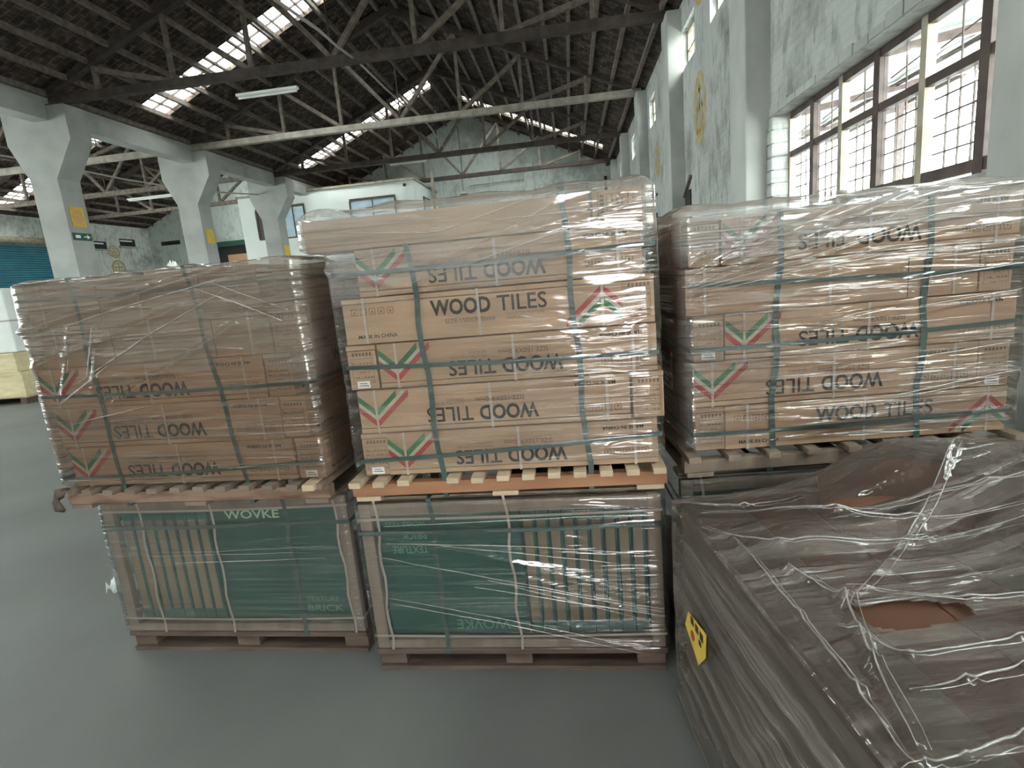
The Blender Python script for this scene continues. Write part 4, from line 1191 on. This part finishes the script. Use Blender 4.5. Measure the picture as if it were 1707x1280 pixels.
def side(ring, nx, ny, uoff):
    prev = ring
    for k in range(1, SD+1):
        cur = []
        f = k/SD
        for q, idx in enumerate(ring):
            bx, by, bz = vs[idx]
            z = bz+(.03-bz)*f
            s = uoff+q*.007
            d = .006+.006*noise.noise(Vector((s*4+z*2, z*10+s*14, 4)))+.010*noise.noise(Vector((s*2, z*2.2, 9)))
            d *= min(1, f*6)
            edge = min(q, len(ring)-1-q)
            if edge == 0: d = 0.004
            cur.append(addv((bx+nx*d, by+ny*d, z), (s, z)))
        for q in range(len(ring)-1): fs.append((prev[q], prev[q+1], cur[q+1], cur[q]))
        prev = cur
side([top_i[0][j] for j in range(GY+1)], -1, 0, 3)
side([top_i[GX][j] for j in range(GY+1)], 1, 0, 6)
side([top_i[i][0] for i in range(GX+1)], 0, -1, 9)
side([top_i[i][GY] for i in range(GX+1)], 0, 1, 12)
me = bpy.data.meshes.new('stretch_film'); me.from_pydata(vs, [], fs)
uvl = me.uv_layers.new(name='UVMap')
uvl.data.foreach_set('uv', np.array(uvs)[np.array(fs)].reshape(-1))
me.polygons.foreach_set('use_smooth', [True]*len(fs)); me.materials.append(fm4)
o = bpy.data.objects.new('stretch_film', me); C.objects.link(o); o.matrix_world = F4
tag(o, 'cloudy crumpled stretch film draped over the foreground pallet load', 'stretch film', 'stretch film wraps')

def rope_mat():
    mt, n, N, L, b = _nodes('gathered_film')
    tr = N.new('ShaderNodeBsdfTransparent'); gl = N.new('ShaderNodeBsdfGlossy'); gl.inputs['Roughness'].default_value = .15
    df = N.new('ShaderNodeBsdfDiffuse'); df.inputs[0].default_value = (.62, .58, .55, 1)
    m1 = N.new('ShaderNodeMixShader'); m1.inputs[0].default_value = .30
    L.new(tr.outputs[0], m1.inputs[1]); L.new(df.outputs[0], m1.inputs[2])
    m2 = N.new('ShaderNodeMixShader'); m2.inputs[0].default_value = .14
    L.new(m1.outputs[0], m2.inputs[1]); L.new(gl.outputs[0], m2.inputs[2]); L.new(m2.outputs[0], N['Material Output'].inputs[0])
    return mt
ROPE = rope_mat()
def crease(parent, pts, r, seed, wob=.004):
    # pts in the film's own frame; resampled, slightly wavy, tapering at both ends
    P = [Vector(p) for p in pts]; out = []
    for a, b in zip(P, P[1:]):
        k = max(2, int((b-a).length/.02))
        for i in range(k): out.append(a+(b-a)*i/k)
    out.append(P[-1]); n = len(out)
    q = [p+Vector((noise.noise(p*5+Vector((seed, 0, 0)))*wob, 0, noise.noise(p*6+Vector((0, seed, 0)))*wob)) for p in out]
    rad = [r*(.35+.65*math.sin(math.pi*min(1, max(0, (i+.3)/n))))*(1+.45*noise.noise(Vector((i*.35, seed, 0)))) for i in range(n)]
    return MB().tube(q, rad, 6).build('film_crease', ROPE, parent, smooth=True, fix=False)
for k, q in enumerate(POLY):
    pts = []
    for a, b in zip(q, q[1:]):
        for i in range(12):
            f = i/12; x, y = a[0]+(b[0]-a[0])*f, a[1]+(b[1]-a[1])*f
            if x0_ < x < x1_ and y0_ < y < y1_: pts.append((x, y, max(.726, top_h(x, y))+.001))
    if len(pts) > 3:
        crease(o, pts, .0022, k*3.1, .006)
        crease(o, [(x+.010, y-.012, z-.001) for x, y, z in pts], .0012, k*2.3+9, .010)
# fan of gathered creases on the wraps of the middle and right stacks and crates; (x, z) pairs on the front face
FR = {}
for ob in list(C.objects):
    if ob.name.startswith('stretch_film') and 'label' in ob:
        for key in ('middle stack', 'right stack', 'left stack', 'middle crate', 'left crate'):
            if ob['label'].endswith(key): FR[key] = ob
def front_creases(key, lst, y=-.022, r=.0016):
    for k, L_ in enumerate(lst):
        crease(FR[key], [(x, y-.001*(k % 3), z) for x, z in L_], r*(1+.5*((k*7) % 3)/2), k*4.7+len(key), .003)
front_creases('right stack', [[(-.02, 1.345), (.25, 1.43), (.62, 1.56)], [(-.02, 1.335), (.4, 1.44), (.8, 1.57)], [(-.02, 1.33), (.35, 1.40), (.95, 1.55)], [(.0, 1.325), (.5, 1.40), (1.05, 1.47)], [(.0, 1.315), (.35, 1.365), (.75, 1.41)], [(.05, 1.42), (.35, 1.53)], [(.02, 1.38), (.3, 1.50)], [(.6, 1.36), (1.05, 1.38)], [(.65, 1.30), (1.06, 1.33)], [(.7, 1.22), (1.06, 1.25)], [(.55, 1.04), (1.0, 1.08)], [(.62, .93), (1.04, .99)], [(.6, .915), (1.0, .965)], [(.3, 1.50), (1.06, 1.54)]])
front_creases('middle stack', [[(.42, 1.50), (.72, 1.63)], [(-.05, 1.62), (.35, 1.58), (.7, 1.66)], [(.25, 1.43), (.55, 1.50), (.95, 1.60)], [(.0, 1.50), (.3, 1.55)], [(.55, 1.60), (1.02, 1.61)], [(.62, 1.55), (1.02, 1.56)], [(.6, .99), (1.01, 1.0)], [(.55, 1.055), (.98, 1.06)], [(.65, .87), (1.0, .885)]], r=.0013)
front_creases('left stack', [[(-.03, 1.35), (.3, 1.42), (.9, 1.52)], [(.15, 1.18), (.45, 1.32), (.8, 1.46)], [(.05, 1.10), (.3, 1.24)], [(.12, 1.22), (.17, 1.36)], [(.2, 1.2), (.27, 1.38)], [(.7, 1.48), (1.0, 1.35)], [(.75, 1.5), (1.03, 1.38)], [(.1, 1.03), (.45, 1.09)]], r=.0018)
front_creases('middle crate', [[(.04, .49), (.42, .40), (1.06, .26)], [(.45, .385), (1.06, .25)], [(.4, .36), (1.06, .235)], [(.08, .32), (.5, .23), (1.02, .10)], [(.08, .30), (.5, .21), (.98, .09)], [(.1, .535), (.6, .51), (1.0, .47)], [(.5, .37), (1.0, .22)], [(.1, .60), (1.0, .615)], [(.3, .52), (.9, .44)]], y=-.028, r=.0016)
front_creases('left crate', [[(.05, .47), (.5, .465), (.95, .48)], [(.05, .45), (.9, .455)], [(.3, .42), (.95, .43)]], y=-.028, r=.001)
# yellow handling sticker on the flank of the foreground load
lb = empty('warning_sticker', (0, 0, 0)); lb.matrix_world = F4 @ Matrix.Translation((-.030, -.20, .42)) @ Matrix.Rotation(math.radians(0), 4, 'X')
tag(lb, 'yellow handling sticker with red dot on the flank of the foreground pallet', 'sticker')
MB().add([(0, -.085, .055), (0, .055, .03), (0, .085, -.03), (0, -.02, -.085), (0, -.075, -.02)], [(0, 1, 2, 3, 4)]).add([(.0015, -.085, .055), (.0015, .055, .03), (.0015, .085, -.03), (.0015, -.02, -.085), (.0015, -.075, -.02)], [(4, 3, 2, 1, 0)]).build('sticker_face', 'yellow', lb)
mk = MB()
for i in range(3): mk.box((-.002, -.06+i*.035, .012), (-.0005, -.04+i*.035, .034))
mk.box((-.002, -.045, -.012), (-.0005, -.03, .002)); mk.build('sticker_symbols', 'ink', lb)
rd = MB(); rd.tube([(-.002, 0.02, -.022), (-.0005, 0.02, -.022)], .014, 14); rd.build('sticker_dot', 'red', lb)

# ------------------------------------------------------------------ small things
def scrap(name, c, r, m_, label, cat, seed):
    n = 14; vs = []; fs = []
    for i in range(n):
        for j in range(n):
            u, v = i/(n-1)-.5, j/(n-1)-.5
            p = Vector((u*r[0], v*r[1], 0)); h = abs(noise.noise(Vector((u*4+seed, v*4, seed))))+.5*abs(noise.noise(Vector((u*9, v*9, seed))))
            vs.append((c[0]+p.x*(1+.3*h), c[1]+p.y*(1-.2*h), c[2]+.003+r[2]*h))
    for i in range(n-1):
        for j in range(n-1): q = i*n+j; fs.append((q, q+1, q+n+1, q+n))
    N_ = len(vs); vs += [(a, b, cc-.002) for a, b, cc in vs]; fs += [tuple(k+N_ for k in f[::-1]) for f in fs]
    o = MB().add(vs, fs).build(name, m_, fix=False); tag(o, label, cat); return o
scrap('plastic_scrap', (-1.62, .62, .0), (.16, .14, .14), 'white_sheet', 'white scrap of plastic on the floor behind the left crate', 'scrap', 2.0)
o = MB().tube([(-1.19, .02, .775), (-1.215, .0, .765), (-1.225, -.01, .74), (-1.215, -.012, .715), (-1.2, -.005, .70)], [.012, .02, .013, .017, .006], 7).tube([(-1.19, .02, .775), (-1.23, .01, .775), (-1.235, .0, .755)], [.01, .012, .005], 6).build('twisted_film_tail', 'iron', smooth=True)
tag(o, 'dark twisted tail of film hanging from the lower left corner of the left stack', 'film tail')
o = MB().tube([(.955, .0, 1.49), (.99, -.02, 1.46), (1.05, -.02, 1.20), (1.07, -.01, 1.13)], .0)if False else None

o_ = scrap('paper_scrap', (-.62, .07, 1.552), (.035, .03, .035), 'white_sheet', 'torn white scrap on the top edge of the left stack', 'scrap', 6.0)
# pale crates and a wrapped white block far left
for k, (x, y, z, sx, sy, sz, lab) in enumerate(((-10.6, 6.6, .14, 1.95, 1.1, .42, 'lower pale yellow crate on the floor at the far left edge'), (-10.62, 6.62, .565, 1.9, 1.05, .33, 'upper pale yellow crate stacked at the far left edge'))):
    t = empty('pale_crate', (x, y, z)); tag(t, lab, 'crate', 'pale crates at the far left')
    MB().box((0, 0, 0), (sx, sy, sz), ch=.01).build('crate_panel', 'crate_yellow', t)
    MB().box((-.01, -.02, 0), (sx+.01, 0, .05)).box((-.01, -.02, sz-.05), (sx+.01, 0, sz)).build('crate_batten', 'crate_yellow', t)
t = empty('floor_pallet', (-10.6, 6.6, 0)); tag(t, 'dark pallet under the pale yellow crates at the far left', 'pallet')
for x in (0, .9, 1.8): MB().box((x, 0, 0), (x+.12, 1.1, .11)).build('pallet_block', 'wood_dark', t)
MB().box((0, 0, .112), (1.95, 1.1, .138)).build('pallet_deck', 'wood', t)
t = empty('wrapped_block', (-10.6, 6.65, .9)); tag(t, 'white wrapped block standing on the pale crates at the far left', 'wrapped load')
MB().box((0, 0, 0), (1.93, 1.0, 1.08), ch=.03).build('wrapped_sheet', 'white_sheet', t)
MB().box((-.004, -.004, .52), (1.934, 1.004, .55)).build('wrap_band', 'cable', t)
